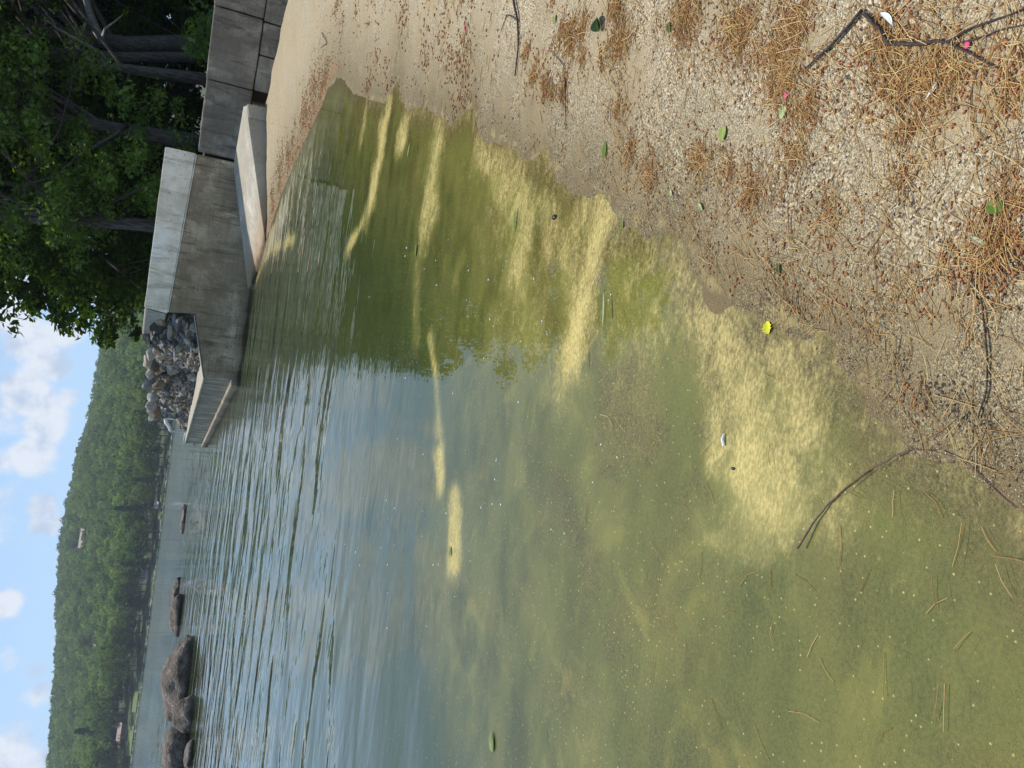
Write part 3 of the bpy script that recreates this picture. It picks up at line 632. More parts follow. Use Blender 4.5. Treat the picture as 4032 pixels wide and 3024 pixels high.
# ------------------------------------------------------------------ far shore, hill and forest
RID = [(-40, 3.6), (-30, 4.2), (-27.2, 4.3), (-25.7, 4.5), (-23.3, 4.7), (-19.8, 5.1), (-15, 5.6), (-12.3, 5.68), (-9.5, 5.5), (-7.4, 5.4), (-6.1, 5.1), (-3.8, 4.93), (-1.8, 4.9), (6, 4.6), (16, 3.8), (40, 2.5)]
SH = [(-45, 470), (-27.6, 433), (-18, 405), (-10.9, 378), (-5.3, 363), (3, 350), (40, 345)]
rid = lambda a: np.interp(np.degrees(a), *zip(*RID)); shr = lambda a: np.interp(np.degrees(a), *zip(*SH))
RR = 930.
def hillz(a, r):
    r0_ = shr(a); t = np.clip((r-r0_)/(RR-r0_), 0, 1.25); H = RR*np.tan(np.radians(rid(a)))-14.
    prof = np.where(t <= 1, t*(1.12-.12*t), 1-.5*(t-1))
    return np.where(r < r0_, np.maximum((r-r0_)*.1, -3), .5+H*prof+5.*np.sin(r/71.+a*9)*np.clip(t*4, 0, 1)*(1-np.clip(t, 0, 1)))
aa = np.linspace(R_(-42), R_(38), 240); rr_ = np.linspace(335, 1160, 110); ag, rg_ = np.meshgrid(aa, rr_, indexing='ij')
V = np.c_[(rg_*np.sin(ag)).ravel(), (rg_*np.cos(ag)).ravel(), hillz(ag.ravel(), rg_.ravel())]
i = (np.arange(239)[:, None]*110+np.arange(109)).ravel(); Fc = np.c_[i, i+1, i+111, i+110]
m, n = mat('hill_ground'); M_hill = m
o = n.obj(); f = n.noise(o, .03, 5); n.out(n.pbr(n.ramp(f, [(.35, (.022, .034, .014)), (.65, (.05, .07, .024))]), .95))
tag(mesh('hill', V, Fc[:, ::-1], M_hill, smooth=True), kind='structure')
def crown_proto(kind, seed, q=120):
    rg = np.random.default_rng(seed)
    if kind == 'round':
        L_ = 9; lc = rg.normal(size=(L_, 3)); lc /= np.linalg.norm(lc, axis=1)[:, None]; lc[:, 2] = np.abs(lc[:, 2])*.9-.1; lc *= rg.uniform(.42, .68, L_)[:, None]; lr = rg.uniform(.36, .55, L_)
        k = rg.integers(L_, size=q); dv = rg.normal(size=(q, 3)); dv += lc[k]*.9; dv /= np.linalg.norm(dv, axis=1)[:, None]
        P = lc[k]+dv*(lr[k]*(.9+.15*rg.random(q)))[:, None]; nn = dv+rg.normal(size=(q, 3))*.22; P[:, 2] += .62; sz = .16
    else:
        h = rg.random(q)**1.3; th = rg.random(q)*6.28; rad = (1-h)*(.5+.5*rg.random(q))*.62
        P = np.c_[rad*np.cos(th), rad*np.sin(th), h*1.9+.1]; nn = np.c_[np.cos(th), np.sin(th), .8+0*th]+rg.normal(size=(q, 3))*.3; sz = .13
    nn /= np.linalg.norm(nn, axis=1)[:, None]; t = np.cross(nn, rg.normal(size=(q, 3))); t /= np.linalg.norm(t, axis=1)[:, None]; b = np.cross(nn, t)
    s_ = (sz*(.7+.6*rg.random(q)))[:, None]
    V = np.stack([P-t*s_, P-b*s_*.8, P+t*s_, P+b*s_*.8], 1).reshape(-1, 3); return V
PR = [crown_proto('round', 300+k) for k in range(6)]+[crown_proto('con', 320+k) for k in range(2)]
HOUSES = [(-13.65, 700., 'h'), (-19.9, 600., 'g')]
rg = np.random.default_rng(77); NT_ = 9000
a = R_(-32)+rg.random(NT_*2)*R_(46); r = np.sqrt(rg.random(NT_*2)*(RR*RR*1.06-350**2)+350**2)
ok = r > shr(a)+14
for (ha, hr, _) in HOUSES: ok &= ~((np.abs(np.degrees(a)-ha) < .95) & (r > hr-105) & (r < hr+14))
a, r = a[ok][:NT_], r[ok][:NT_]
Vs = []; As = []
hz = hillz(a, r)
for k in range(len(a)):
    con = rg.random() < .025; pr = PR[6+rg.integers(2)] if con else PR[rg.integers(6)]
    s_ = rg.uniform(3.3, 5.9)*(.8 if con else 1); th = rg.random()*6.28; c, s2_ = math.cos(th), math.sin(th)
    Q = np.c_[pr[:, 0]*c-pr[:, 1]*s2_, pr[:, 0]*s2_+pr[:, 1]*c, pr[:, 2]*rg.uniform(.95, 1.35)]*s_
    Vs.append(Q+np.array([r[k]*math.sin(a[k]), r[k]*math.cos(a[k]), hz[k]+4.5+3*rg.random()])); As.append(np.repeat(np.clip(rg.random(len(Q)//4)*.3+.7*rg.random()**1.2, 0, 1), 4))
V = np.concatenate(Vs); Fc = np.arange(len(V)).reshape(-1, 4)
tag(mesh('forest', V, Fc, M_forest, attrs={'rnd': np.concatenate(As)}), 'dense green broadleaf forest covering the hill across the lake', 'forest', kind='stuff')
# trees one can tell apart along the far shore
def shore_tree(kind, seed, h, mt):
    rg = np.random.default_rng(seed); root = empty('shore_tree', (0, 0, 0)); tb = MB(); tb.tube([(0, 0, -1), (.1, 0, h*.45), (0, 0, h*.85)], [.35, .25, .08], 6); tb.build('trunk', M_bark, root)
    if kind == 'con':
        hh = rg.random(150); lv = hh; th = rg.random(150)*6.28; rad = (1.02-lv)*h*.21*(.35+.65*rg.random(150))
        C = np.c_[rad*np.cos(th), rad*np.sin(th), h*(.2+.8*lv)-.25*rad]; R = np.full(150, .8)
    else:
        dv = rg.normal(size=(130, 3)); dv /= np.linalg.norm(dv, axis=1)[:, None]; C = dv*np.array([h*.3, h*.3, h*.36])*(.6+.4*rg.random(130))[:, None]*(1+.2*vnoise(dv, seed, 2, 2.5))[:, None]+np.array([0, 0, h*.62]); R = np.full(130, 1.1)
    V, Fc, a = leaf_cloud(C, R, 9, 1.0, rg); mesh('crown', V, Fc, mt, root, attrs={'rnd': a}); return root
KINDS = [('round', 16, M_forest, 'green broadleaf tree in the row along the far shore'), ('round', 13, M_bright, 'yellowish green tree in the row along the far shore'), ('con', 19, M_pine, 'dark pointed conifer on the far shore'), ('round', 18, M_forest, 'green broadleaf tree in the row along the far shore'), ('con', 15, M_pine, 'dark pointed conifer on the far shore')]
STP = []
for k, (kd, h, mt, lb) in enumerate(KINDS):
    t = shore_tree(kd, 500+k, h, mt); tag(t, lb, 'tree', 'trees along the far shore'); STP.append([t, False])
rg = np.random.default_rng(91)
for k in range(64):
    az = R_(-28.5+33*(k+.5)/64+rg.uniform(-.2, .2)); rad = shr(az)+rg.uniform(6, 20)
    if -26.8 < math.degrees(az) < -22.5: rad += 24
    kk = rg.choice(5, p=[.33, .14, .12, .33, .08]); loc = (rad*math.sin(az), rad*math.cos(az), float(hillz(np.array([az]), np.array([rad]))[0])-.3); sc = rg.uniform(.65, 1.15)
    if not STP[kk][1]: STP[kk][1] = True; t = STP[kk][0]; t.location = loc; t.scale = (sc,)*3; t.rotation_euler = (0, 0, rg.uniform(0, 6))
    else: copy_tree(STP[kk][0], loc, rg.uniform(0, 6), sc)
def plain(name, c, rough=.6, spec=.3):
    m, n = mat(name); f = n.noise(n.obj(), 6, 4); n.out(n.pbr(n.mix(n.ms(f, .3, .7), tuple(.82*x for x in c), c), rough, None, spec)); return m
M_roofr = plain('red_brown_roof', (.17, .085, .065)); M_roofg = plain('grey_roof', (.28, .25, .23)); M_wallw = plain('white_siding', (.5, .48, .44)); M_wallg = plain('grey_siding', (.36, .35, .33)); M_glass = plain('dark_window', (.03, .035, .04), .15, .6); M_shrock = plain('shore_stone', (.46, .43, .37), .9)
M_white = plain('white_plastic', (.8, .8, .8), .35); M_blue = plain('blue_hull_paint', (.03, .10, .33), .35); M_brown = plain('brown_vinyl', (.30, .11, .04), .5); M_black = plain('black_plastic', (.02, .02, .022), .4); M_grass = plain('lawn_grass', (.12, .16, .05), .95)
def house(name, az, rad, w, dpt, h, rh, roofm, wallm, label, wing=None):
    a = R_(az); z = float(hillz(np.array([a]), np.array([rad]))[0]); root = empty(name, (rad*math.sin(a), rad*math.cos(a), z)); root.rotation_euler = (0, 0, -a); tag(root, label, 'house')
    b = MB(); b.box((0, 0, h/2-2), (w, dpt, h+4)); b.build('wall', wallm, root)
    ro = MB(); y = dpt/2+.6; x = w/2+.6; ro.add([(-x, -y, h-.2), (x, -y, h-.2), (x, 0, h+rh), (-x, 0, h+rh), (-x, y, h-.2), (x, y, h-.2), (-x, -y, h-.5), (x, -y, h-.5), (x, y, h-.5), (-x, y, h-.5)], [(0, 1, 2, 3), (3, 2, 5, 4), (6, 7, 1, 0), (1, 7, 8, 5, 2), (0, 3, 4, 9, 6), (9, 8, 7, 6)]); ro.build('roof', roofm, root)
    nw = max(3, int(w/3))
    for i in range(nw):
        wb = MB(); wb.box((-w/2+w*(i+.5)/nw, -dpt/2-.03, h*.55), (1.1, .1, 1.5)); wb.build('window', M_glass, root)
    ch = MB(); ch.box((w*.3, .5, h+rh), (.9, .9, 2)); ch.build('chimney', M_wallw, root)
    return root
house('house', -13.65, 700, 19, 9, 4.5, 3.4, M_roofr, M_wallw, 'white house with a red brown roof high on the hillside')
house('house', -19.9, 600, 15, 8, 3.2, 4.0, M_roofg, M_wallw, 'grey roofed house with a white gable amid trees on the hill')
house('boathouse', -15.9, 417, 5, 4, 3.2, 1.6, M_roofg, M_wallg, 'small grey roofed boathouse under the far shore trees')
house('shed', -11.3, 384, 2.2, 1.8, 1.7, .5, M_roofg, M_wallw, 'tiny white shed at the far water edge')
house('cabin', -4.4, 372, 8, 5, 3, 2, M_roofg, M_wallg, 'grey cabin on the far shore beyond the end of the rubble wall')
house('cottage', -25.5, 452, 7, 5, 2.4, 1.6, M_roofr, M_roofr, 'brown cottage behind the lawn at the left of the far shore')
rg = np.random.default_rng(8); mb = MB()
for i in range(420):
    az = R_(rg.uniform(-29, 3)); rad = shr(az)+rg.uniform(-2.5, 1.5); V, Fc = stone(rg, rg.uniform(.3, .9), i, 1, (1.3, 1, .6)); mb.add(V+np.array([rad*math.sin(az), rad*math.cos(az), .15+rg.random()*.4]), Fc)
tag(mb.build('shore_rocks', M_shrock), 'line of pale rocks and gravel along the far shore', 'rocks', kind='stuff')
for k, (a0, a1, dd, nm) in enumerate([(-26.9, -25.2, 16, 'sunny lawn by the cottage at the left of the far shore'), (-24.4, -23.2, 13, 'second strip of lawn right of the cottage on the far shore'), (-12.2, -9.4, 9, 'grassy bank beside the tiny white shed'), (-5.0, -3.4, 8, 'bright grass in front of the grey cabin')]):
    V = []
    for t in np.linspace(0, 1, 12):
        for rr2 in (1.5, dd): az = R_(a0+(a1-a0)*t); rad = shr(az)+rr2; V.append((rad*math.sin(az), rad*math.cos(az), float(hillz(np.array([az]), np.array([rad]))[0])+.35))
    o = mesh('lawn', V, [(2*i, 2*i+2, 2*i+3, 2*i+1) for i in range(11)], M_grass); tag(o, kind='structure')

# ------------------------------------------------------------------ rocks in the lake
def lake_rock(pix, label, seed, wide, tall, deep, group='rocks standing in the lake', yaw=0., lean=0.):
    p = gz(*pix); rg = np.random.default_rng(seed); V, Fc = ICO[4]; V = V.copy()
    for k in range(7):
        nn = rg.normal(size=3); nn /= np.linalg.norm(nn); h = .72+.2*rg.random(); dd = V@nn; V = np.where((dd > h)[:, None], V-nn*(.85*(dd-h))[:, None], V)
    V = V*(1+.13*vnoise(V, seed, 3, 2.2)+.05*np.abs(vnoise(V, seed+3, 3, 6.))+.022*vnoise(V, seed+4, 2, 15.))[:, None]
    V = V*np.array([wide/2, deep/2, tall*.68]); V[:, 0] += lean*V[:, 2]
    V = V@np.array(Matrix.Rotation(yaw, 3, 'Z')).T
    V[:, 2] += tall*.1
    o = mesh('lake_rock', V, [tuple(f) for f in Fc], M_rock, smooth=True, loc=(p[0], p[1]+deep*.35, 0)); tag(o, label, 'rock', group); return o
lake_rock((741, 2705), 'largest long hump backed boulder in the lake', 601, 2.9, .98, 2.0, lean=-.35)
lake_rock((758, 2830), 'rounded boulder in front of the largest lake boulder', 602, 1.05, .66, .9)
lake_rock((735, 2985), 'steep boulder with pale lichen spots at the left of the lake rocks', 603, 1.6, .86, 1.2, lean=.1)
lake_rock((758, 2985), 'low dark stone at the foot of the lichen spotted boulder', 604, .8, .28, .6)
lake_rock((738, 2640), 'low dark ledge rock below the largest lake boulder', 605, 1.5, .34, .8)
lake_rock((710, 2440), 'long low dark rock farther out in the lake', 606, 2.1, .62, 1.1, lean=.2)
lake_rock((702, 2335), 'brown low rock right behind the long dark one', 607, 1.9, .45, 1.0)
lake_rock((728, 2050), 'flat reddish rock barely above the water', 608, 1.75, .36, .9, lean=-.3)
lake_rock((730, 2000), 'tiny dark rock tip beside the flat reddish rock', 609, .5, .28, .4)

# ------------------------------------------------------------------ boat and slide past the ledge end
bp_ = gz(742, 1705, .0); bx, by = bp_[0], bp_[1]+2.
Pb = plane_hit(725, 1690, (-4, 37.5), 0)
boat = empty('moored_boat', (Pb[0], 37.5, 0)); tag(boat, 'white boat with blue bottom and brown seats past the wing wall end', 'boat')
def hull(name, z0, z1, w0, w1, mt):
    V = []; Fc = []; N = 12
    for i in range(N+1):
        t = i/N; wd = math.sin(min(1, (1-t)*1.5)*math.pi/2)
        for (z_, w_) in ((z0, w0), (z1, w1)):
            for sx in (-1, 1): V.append((-2.2+t*2.9-.25*(0 if z_ == z1 else 1)*t, sx*w_*wd, z_+.12*t))
    for i in range(N):
        b = i*4
        for (p, q) in ((0, 2), (2, 3), (3, 1), (1, 0)): Fc.append((b+p, b+q, b+4+q, b+4+p))
    Fc += [(0, 1, 3, 2)]
    o = mesh(name, V, Fc, mt, boat); o.rotation_euler = (0, 0, R_(180)); return o
hull('hull_bottom', -.2, .34, .55, .85, M_blue); hull('hull_side', .342, .78, .86, .98, M_white)
b = MB(); b.box((.3, 0, .95), (.5, .9, .35)); b.box((.52, 0, 1.18), (.12, .9, .5)); b.build('seat', M_brown, boat)
b = MB(); b.box((.95, 0, 1.1), (.35, .4, .7)); b.tube([(1.1, 0, 1.3), (1.15, 0, 1.55)], .05); b.build('outboard_motor', M_black, boat)
sl = empty('water_slide', (-4.6, 39, 0)); tag(sl, 'white curved slide rising beside the end of the rubble wall', 'slide')
pts = [plane_hit(x, y, (-4, 39.), 0) for x, y in ((652, 1648), (655, 1665), (668, 1682), (672, 1697))]
b = MB(); b.tube(np.array(pts)-np.array(sl.location), [.09, .09, .085, .08], 8); b.build('chute', M_white, sl, True)
b = MB(); pz = plane_hit(672, 1697, (-4, 39.), 0)-np.array(sl.location); b.tube([pz, (pz[0], pz[1], -.3)], .04); b.box((pz[0], pz[1], pz[2]), (.12, .3, .06)); b.build('post', M_white, sl)
b = MB(); p1 = np.array(pts[0])-np.array(sl.location); b.tube([p1, (p1[0], p1[1], -.3)], .04); b.build('post', M_white, sl)

# ------------------------------------------------------------------ beach litter
M_needle, n = mat('pine_needles'); a = n.attr('rnd').outputs['Fac']
n.out(n.pbr(n.ramp(a, [(0, (.22, .10, .035)), (.4, (.46, .26, .09)), (.8, (.62, .41, .16)), (1, (.74, .56, .27))]), .6, None, .3))
M_cat, n = mat('catkins'); a = n.attr('rnd').outputs['Fac']; f = n.noise(n.obj(), 300, 3)
n.out(n.pbr(n.mix(n.ms(f, .35, .65), (.20, .075, .03), (.44, .19, .08)), .8, n.bump(f, .001)))
M_peb, n = mat('pebbles'); a = n.attr('rnd').outputs['Fac']
n.out(n.pbr(n.ramp(a, [(0, (.05, .05, .06)), (.18, (.14, .13, .125)), (.3, (.24, .16, .11)), (.45, (.42, .335, .21)), (.8, (.58, .50, .355)), (1, (.80, .75, .63))]), .6, None, .35))
rg = np.random.default_rng(31)
def scatter_litter(nmax, spread=1.0, far=.3):
    out = []
    fr = np.array([p[1] > 3.6 for p, r, w in LITW]); wts = np.array([w*r**2 for p, r, w in LITW]); wts[fr] *= far/wts[fr].sum(); wts[~fr] *= (1-far)/wts[~fr].sum()
    for _ in range(nmax):
        k = rg.choice(len(LITW), p=wts); p, r, w = LITW[k]; out.append(p[:2]+np.clip(rg.standard_t(2.2, size=2), -4, 4)*r*.5*spread*np.array([.95, 1.0]))
    return np.array(out)
def drift(nmax, x0, seed):
    # patchy drifts between the piles, following no line in particular
    out = []
    while len(out) < nmax:
        r_ = np.exp(rg.uniform(math.log(.95), math.log(13.), 4000)); a_ = rg.uniform(R_(-3), R_(48), 4000); Q = np.c_[r_*np.sin(a_), r_*np.cos(a_)]
        q = Q+.06*np.c_[vnoise(Q, seed+1, 3, 9.), vnoise(Q, seed+2, 3, 9.)]; dd = sdist(Q); f_ = np.clip(5.5/r_**.8, .7, 5.)
        k_ = vnoise(q*f_[:, None]*.35, seed, 4, 5.)+.3*vnoise(q, seed+7, 2, 30.)+.12*(r_ > 3.6)
        out += list(Q[(k_ > .25+.55*rg.random(len(Q))) & (dd > .03) & ((r_ > 3.2) | (rg.random(len(Q)) < .28))])
    return np.array(out[:nmax])
def on_land(P, lo=.02):
    d = sdist(P); c = crest_d(P); return P[(d > lo) & (c < -.1)]
def needles(P, L, r, name, ang0=0., angs=1.0):
    N = len(P); z = np.maximum(terr(P), .001); th = ang0+rg.normal(size=N)*angs; l = L*(.6+.6*rg.random(N)); dx = np.c_[np.cos(th), np.sin(th)]; nx = np.c_[-np.sin(th), np.cos(th)]
    bend = rg.normal(size=N)*.09; V = np.zeros((N, 3, 3, 3)); dist = np.hypot(P[:, 0], P[:, 1]); rr2 = r*np.clip(dist/2.2, 1, 2.6)
    lift = rg.random(N)**2*.010+.002; tilt = rg.normal(size=N)*.05
    for j, t in enumerate((-.5, 0, .5)):
        c = P+dx*(l*t)[:, None]+nx*(bend*l*(4*t*t))[:, None]; zc = np.maximum(z+lift+tilt*l*t, terr(c)+.001)
        for k, (a_, b_) in enumerate(((1, 0), (-.5, .87), (-.5, -.87))):
            V[:, j, k, :2] = c+nx*(a_*rr2)[:, None]; V[:, j, k, 2] = zc+b_*rr2
    V = V.reshape(-1, 3); b = (np.arange(N)*9)[:, None]; Fs = []
    for j in (0, 3):
        for k in range(3): Fs.append(np.c_[b+j+k, b+j+(k+1) % 3, b+j+3+(k+1) % 3, b+j+3+k])
    return V, np.concatenate(Fs), np.repeat(rg.random(N), 9)
P1 = on_land(np.r_[scatter_litter(4300, .68, .3), drift(1100, 1350, 130)]); P2 = np.array([hit(rg.uniform(1500, 4032), rg.uniform(-50, 1950))[:2] for _ in range(900)]); P2 = on_land(P2)
P2 = np.r_[P2, [gz(rg.uniform(2300, 4032), rg.uniform(1200, 3000))[:2] for _ in range(46)]]
V, Fc, a = needles(np.r_[P1, P2], .085, .00085, 'n', .35, .75)
tag(mesh('pine_needles', V, Fc, M_needle, attrs={'rnd': a}), 'dry tan pine needles strewn over the beach sand', 'needles', kind='stuff')
# catkins
V0, F0 = ICO[1]
def catkins(P, sc=1.):
    mb = MB(); z = terr(P)
    for p, zz in zip(P, z):
        th = rg.uniform(0, 6.28); l = rg.uniform(.0045, .0075)*sc*max(1, min(2.2, math.hypot(*p)/3)); V = V0*np.array([l, l*.46, l*.46])
        c, s = math.cos(th), math.sin(th); V = np.c_[V[:, 0]*c-V[:, 1]*s, V[:, 0]*s+V[:, 1]*c, V[:, 2]]; V[:, 2] += .2*V[:, 0]*rg.normal(); mb.add(V+np.array([p[0], p[1], zz+l*.35]), F0, rg.random())
    return mb
PC = on_land(np.r_[scatter_litter(6200, .74, .45), drift(2300, 1350, 130)]); dist = np.hypot(PC[:, 0], PC[:, 1]); order = np.argsort(dist); PC = PC[order]
NI = 140
catkins(PC[NI:]).build('catkin_litter', M_cat, None, True); tag(bpy.data.objects['catkin_litter'], 'small rusty brown pine catkins scattered in drifts on the sand', 'catkins', kind='stuff')
src = None
for k, p in enumerate(PC[:NI]):
    zz = float(terr(p[None])[0])
    if src is None:
        V = V0*np.array([.0062, .0027, .0027]); V[:, 2] += .003*(V[:, 0]/.006)**2*.3; src = mesh('catkin', V, [tuple(f) for f in F0], M_cat, smooth=True); o = src
        tag(o, 'single small rusty brown pine catkin lying on the near sand', 'catkin', 'pine catkins on the near beach')
    else: o = src.copy(); COL.objects.link(o)
    o.location = (p[0], p[1], zz+.0025); o.rotation_euler = (rg.normal()*.3, rg.normal()*.25, rg.uniform(0, 6.28)); o.scale = (rg.uniform(.8, 1.3),)*3
M_twig, n = mat('dark_twig'); f = n.noise(n.mapping(n.obj(), (40, 40, 40)), 3, 5); n.out(n.pbr(n.ramp(f, [(.3, (.02, .014, .012)), (.6, (.06, .042, .036)), (.8, (.13, .10, .085))]), .8, n.bump(f, .002)))
# dark wet crumbs along the wrack lines
WR = [((2440, 560), (2500, 640), (2580, 700)), ((2600, 690), (2760, 660), (2900, 740), (2980, 800)), ((3130, 640), (3200, 760), (3290, 850)), ((3590, 520), (3550, 700), (3560, 830)), ((3800, 1040), (3880, 1120)), ((3700, 1500), (3900, 1700)), ((2240, 60), (2235, 480)),
      ((3560, 1420), (3800, 1650)), ((1180, 560), (1290, 300)), ((1120, 700), (1180, 560)), ((1350, 250), (1700, 380)), ((1750, 430), (2150, 560)), ((3960, 900), (3990, 1060)), ((3400, 330), (3560, 300))]
PCR = []
for ln in WR:
    q = np.array([hit(*p)[:2] for p in ln])
    for _ in range(70):
        k = rg.integers(len(q)-1); t = rg.random(); c = q[k]*(1-t)+q[k+1]*t; PCR.append(c+rg.normal(size=2)*.022*(.5+np.hypot(*c)/2.5))
PCR += [hit(rg.uniform(2400, 4032), rg.uniform(500, 1950))[:2] for _ in range(500)]
PCR = on_land(np.array(PCR), .0); mbc = MB(); zc_ = terr(PCR)
for p, zz in zip(PCR, zc_):
    l = rg.uniform(.0015, .0055)*max(1, min(2.4, math.hypot(*p)/2.6)); V = V0*np.array([l, l*rg.uniform(.25, .6), l*.3]); a_ = rg.uniform(0, 6.28); c, s_ = math.cos(a_), math.sin(a_)
    mbc.add(np.c_[V[:, 0]*c-V[:, 1]*s_, V[:, 0]*s_+V[:, 1]*c, V[:, 2]]+np.array([p[0], p[1], zz+l*.2]), F0, rg.random())
tag(mbc.build('bark_crumbs', M_twig), 'tiny dark bark crumbs strewn along the wrack lines', 'debris', kind='stuff')
# pebbles
oc = np.array([(1, 0, 0), (-1, 0, 0), (0, 1, 0), (0, -1, 0), (0, 0, 1), (0, 0, -1)], float); of = np.array([(0, 2, 4), (2, 1, 4), (1, 3, 4), (3, 0, 4), (2, 0, 5), (1, 2, 5), (3, 1, 5), (0, 3, 5)])
N = 30000
th = rg.uniform(R_(-25), R_(60), N*2); r = np.exp(rg.uniform(math.log(.85), math.log(6.), N*2)); P = np.c_[r*np.sin(th), r*np.cos(th)]
pn = vnoise(P, 50, 3, 5.); P = P[(pn > -.25+.6*rg.random(len(P))-.35)]; P = on_land(P, -.01)[:N]; N = len(P)
z = terr(P); dist = np.hypot(P[:, 0], P[:, 1]); sz = (.0007+.0015*rg.random(N)**3)*np.clip(dist/1.8, 1, 1.8)
th = rg.uniform(0, 6.28, N); V = oc[None]*sz[:, None, None]*np.stack([1+.4*rg.random(N), .8+.3*rg.random(N), .55+.3*rg.random(N)], 1)[:, None, :]
V = V*(1+.3*rg.normal(size=V.shape)*.5); c, s = np.cos(th)[:, None], np.sin(th)[:, None]
V = np.stack([V[:, :, 0]*c-V[:, :, 1]*s, V[:, :, 0]*s+V[:, :, 1]*c, V[:, :, 2]], 2)+np.c_[P, z+sz*.3][:, None, :]
Fc = (of[None]+(np.arange(N)*6)[:, None, None]).reshape(-1, 3)
tag(mesh('gravel', V.reshape(-1, 3), Fc, M_peb, attrs={'rnd': np.repeat(rg.random(N), 6)}), 'coarse pale and dark grains of gravel on the near sand', 'gravel', kind='stuff')

# ------------------------------------------------------------------ leaves, twigs, feathers and petals lying about
def leafm(name, c, c2):
    m, n = mat(name); o = n.obj(); f = n.noise(o, 60, 4); v = n.ms(n.math('ABSOLUTE', n.n('ShaderNodeSeparateXYZ', Vector=o).outputs[1]), .0, .0012, .0, 1)
    n.out(n.pbr(n.mix(v, c2, n.mix(n.ms(f, .3, .7), tuple(.8*x for x in c), c)), .45, n.bump(f, .002), .18)); return m
ML = {'dark': leafm('dark_green_leaf', (.05, .09, .02), (.12, .16, .06)), 'light': leafm('light_green_leaf', (.25, .30, .075), (.36, .40, .15)), 'pale': leafm('pale_green_leaf', (.37, .41, .18), (.5, .52, .27)),
      'mid': leafm('mid_green_leaf', (.10, .165, .022), (.19, .24, .06)), 'yellow': leafm('yellow_leaf', (.62, .58, .03), (.5, .4, .05)), 'grey': leafm('grey_green_leaf', (.26, .32, .2), (.4, .45, .3))}
def leaf(pix, ln, wd, ang, mk, label, curl=.25, z=None, cut=1., teeth=0.):
    p = hit(*pix) if z is None else gz(pix[0], pix[1], z); V = []; Fc = []; N = 10
    for i in range(N+1):
        t = i/N*cut; w = wd*math.sin(math.pi*min(t, .999))**.7*(1-.25*t)*(1+teeth*math.sin(i*2.7))
        for j, sx in enumerate((-1, -.5, 0, .5, 1)): V.append(((t-.5)*ln, sx*w/2, curl*abs(sx)**1.5*w*.8+curl*.5*ln*(t-.5)**2))
    for i in range(N):
        for j in range(4): Fc.append((i*5+j, i*5+j+1, i*5+j+6, i*5+j+5))
    o = mesh('leaf', V, Fc, ML[mk], None, True); o.location = (p[0], p[1], p[2]+.004); o.rotation_euler = (random.uniform(-.1, .1), random.uniform(-.1, .1), ang)
    b = MB(); b.tube([(-.5*ln, 0, curl*.1*ln), (-.62*ln, .02*ln, .0)], .0008, 4); b.build('stem', ML[mk], o)
    tag(o, label, 'leaf'); return o
def px_len(pix, px): p = hit(*pix); return px*np.linalg.norm(p-CP)/F_PX
leaf((2365, 100), .085, .06, .5, 'dark', 'dark green curled leaf lying on the upper sand', .7)
leaf((2850, 520), .058, .040, .15, 'light', 'light green torn leaf beside needles on open sand', .12, cut=.75)
leaf((3088, 435), .052, .032, -.05, 'pale', 'pale green oval leaf with small spots beside a pink petal', .1)
leaf((3920, 815), .04, .034, 1.0, 'mid', 'wet mid green leaf partly under catkins near the bottom of the beach', .1, cut=.85)
leaf((3860, 955), .045, .016, .9, 'grey', 'narrow grey green leaf next to the wet leaf', .2)
leaf((2385, 590), .085, .034, .1, 'mid', 'glossy wet green leaf on damp sand', .15)
leaf((3028, 1290), .042, .034, .4, 'yellow', 'torn bright yellow leaf at the water edge', .25, teeth=.35)
leaf((3070, 1060), .034, .014, .2, 'dark', 'small narrow dark green leaf on damp sand', .3)
leaf((2455, 885), .035, .016, .05, 'mid', 'little green leaf at the waterline', .2)
leaf((2640, 110), .045, .022, .3, 'mid', 'green leaf lying among rusty catkins', .4)
leaf((2188, 75), .05, .03, .4, 'light', 'small yellow green leaf near a dark twig', .3)
leaf((2645, 760), .022, .018, .5, 'pale', 'tiny pale green leaf scrap on wet sand', .3, teeth=.3)
leaf((2763, 815), .04, .02, .8, 'pale', 'whitish green crumpled leaf scrap on wet sand', .5, teeth=.3)
leaf((2032, 870), .13, .024, .1, 'mid', 'narrow bright green leaf floating on the scum', .2, z=.002)
leaf((1640, 985), .10, .045, .2, 'mid', 'green leaf floating in dark water', .15, z=.002)
leaf((1775, 2170), .06, .03, .3, 'mid', 'green leaf at the end of the bright scum streak', .15, z=.002)
leaf((1940, 2920), .09, .05, .4, 'mid', 'green leaf drifting at the left of the shallow water', .15, z=.002)
leaf((2380, 1215), .13, .014, .15, 'grey', 'long narrow olive leaf floating beside the scum band', .2, z=.002)
leaf((1612, 590), .13, .03, .2, 'light', 'pale green leaf floating near the scum patches', .2, z=.002)
M_twigr, n = mat('red_brown_twig'); f = n.noise(n.mapping(n.obj(), (40, 40, 40)), 3, 5); n.out(n.pbr(n.ramp(f, [(.3, (.035, .012, .01)), (.7, (.11, .05, .035))]), .45, n.bump(f, .002), .5))
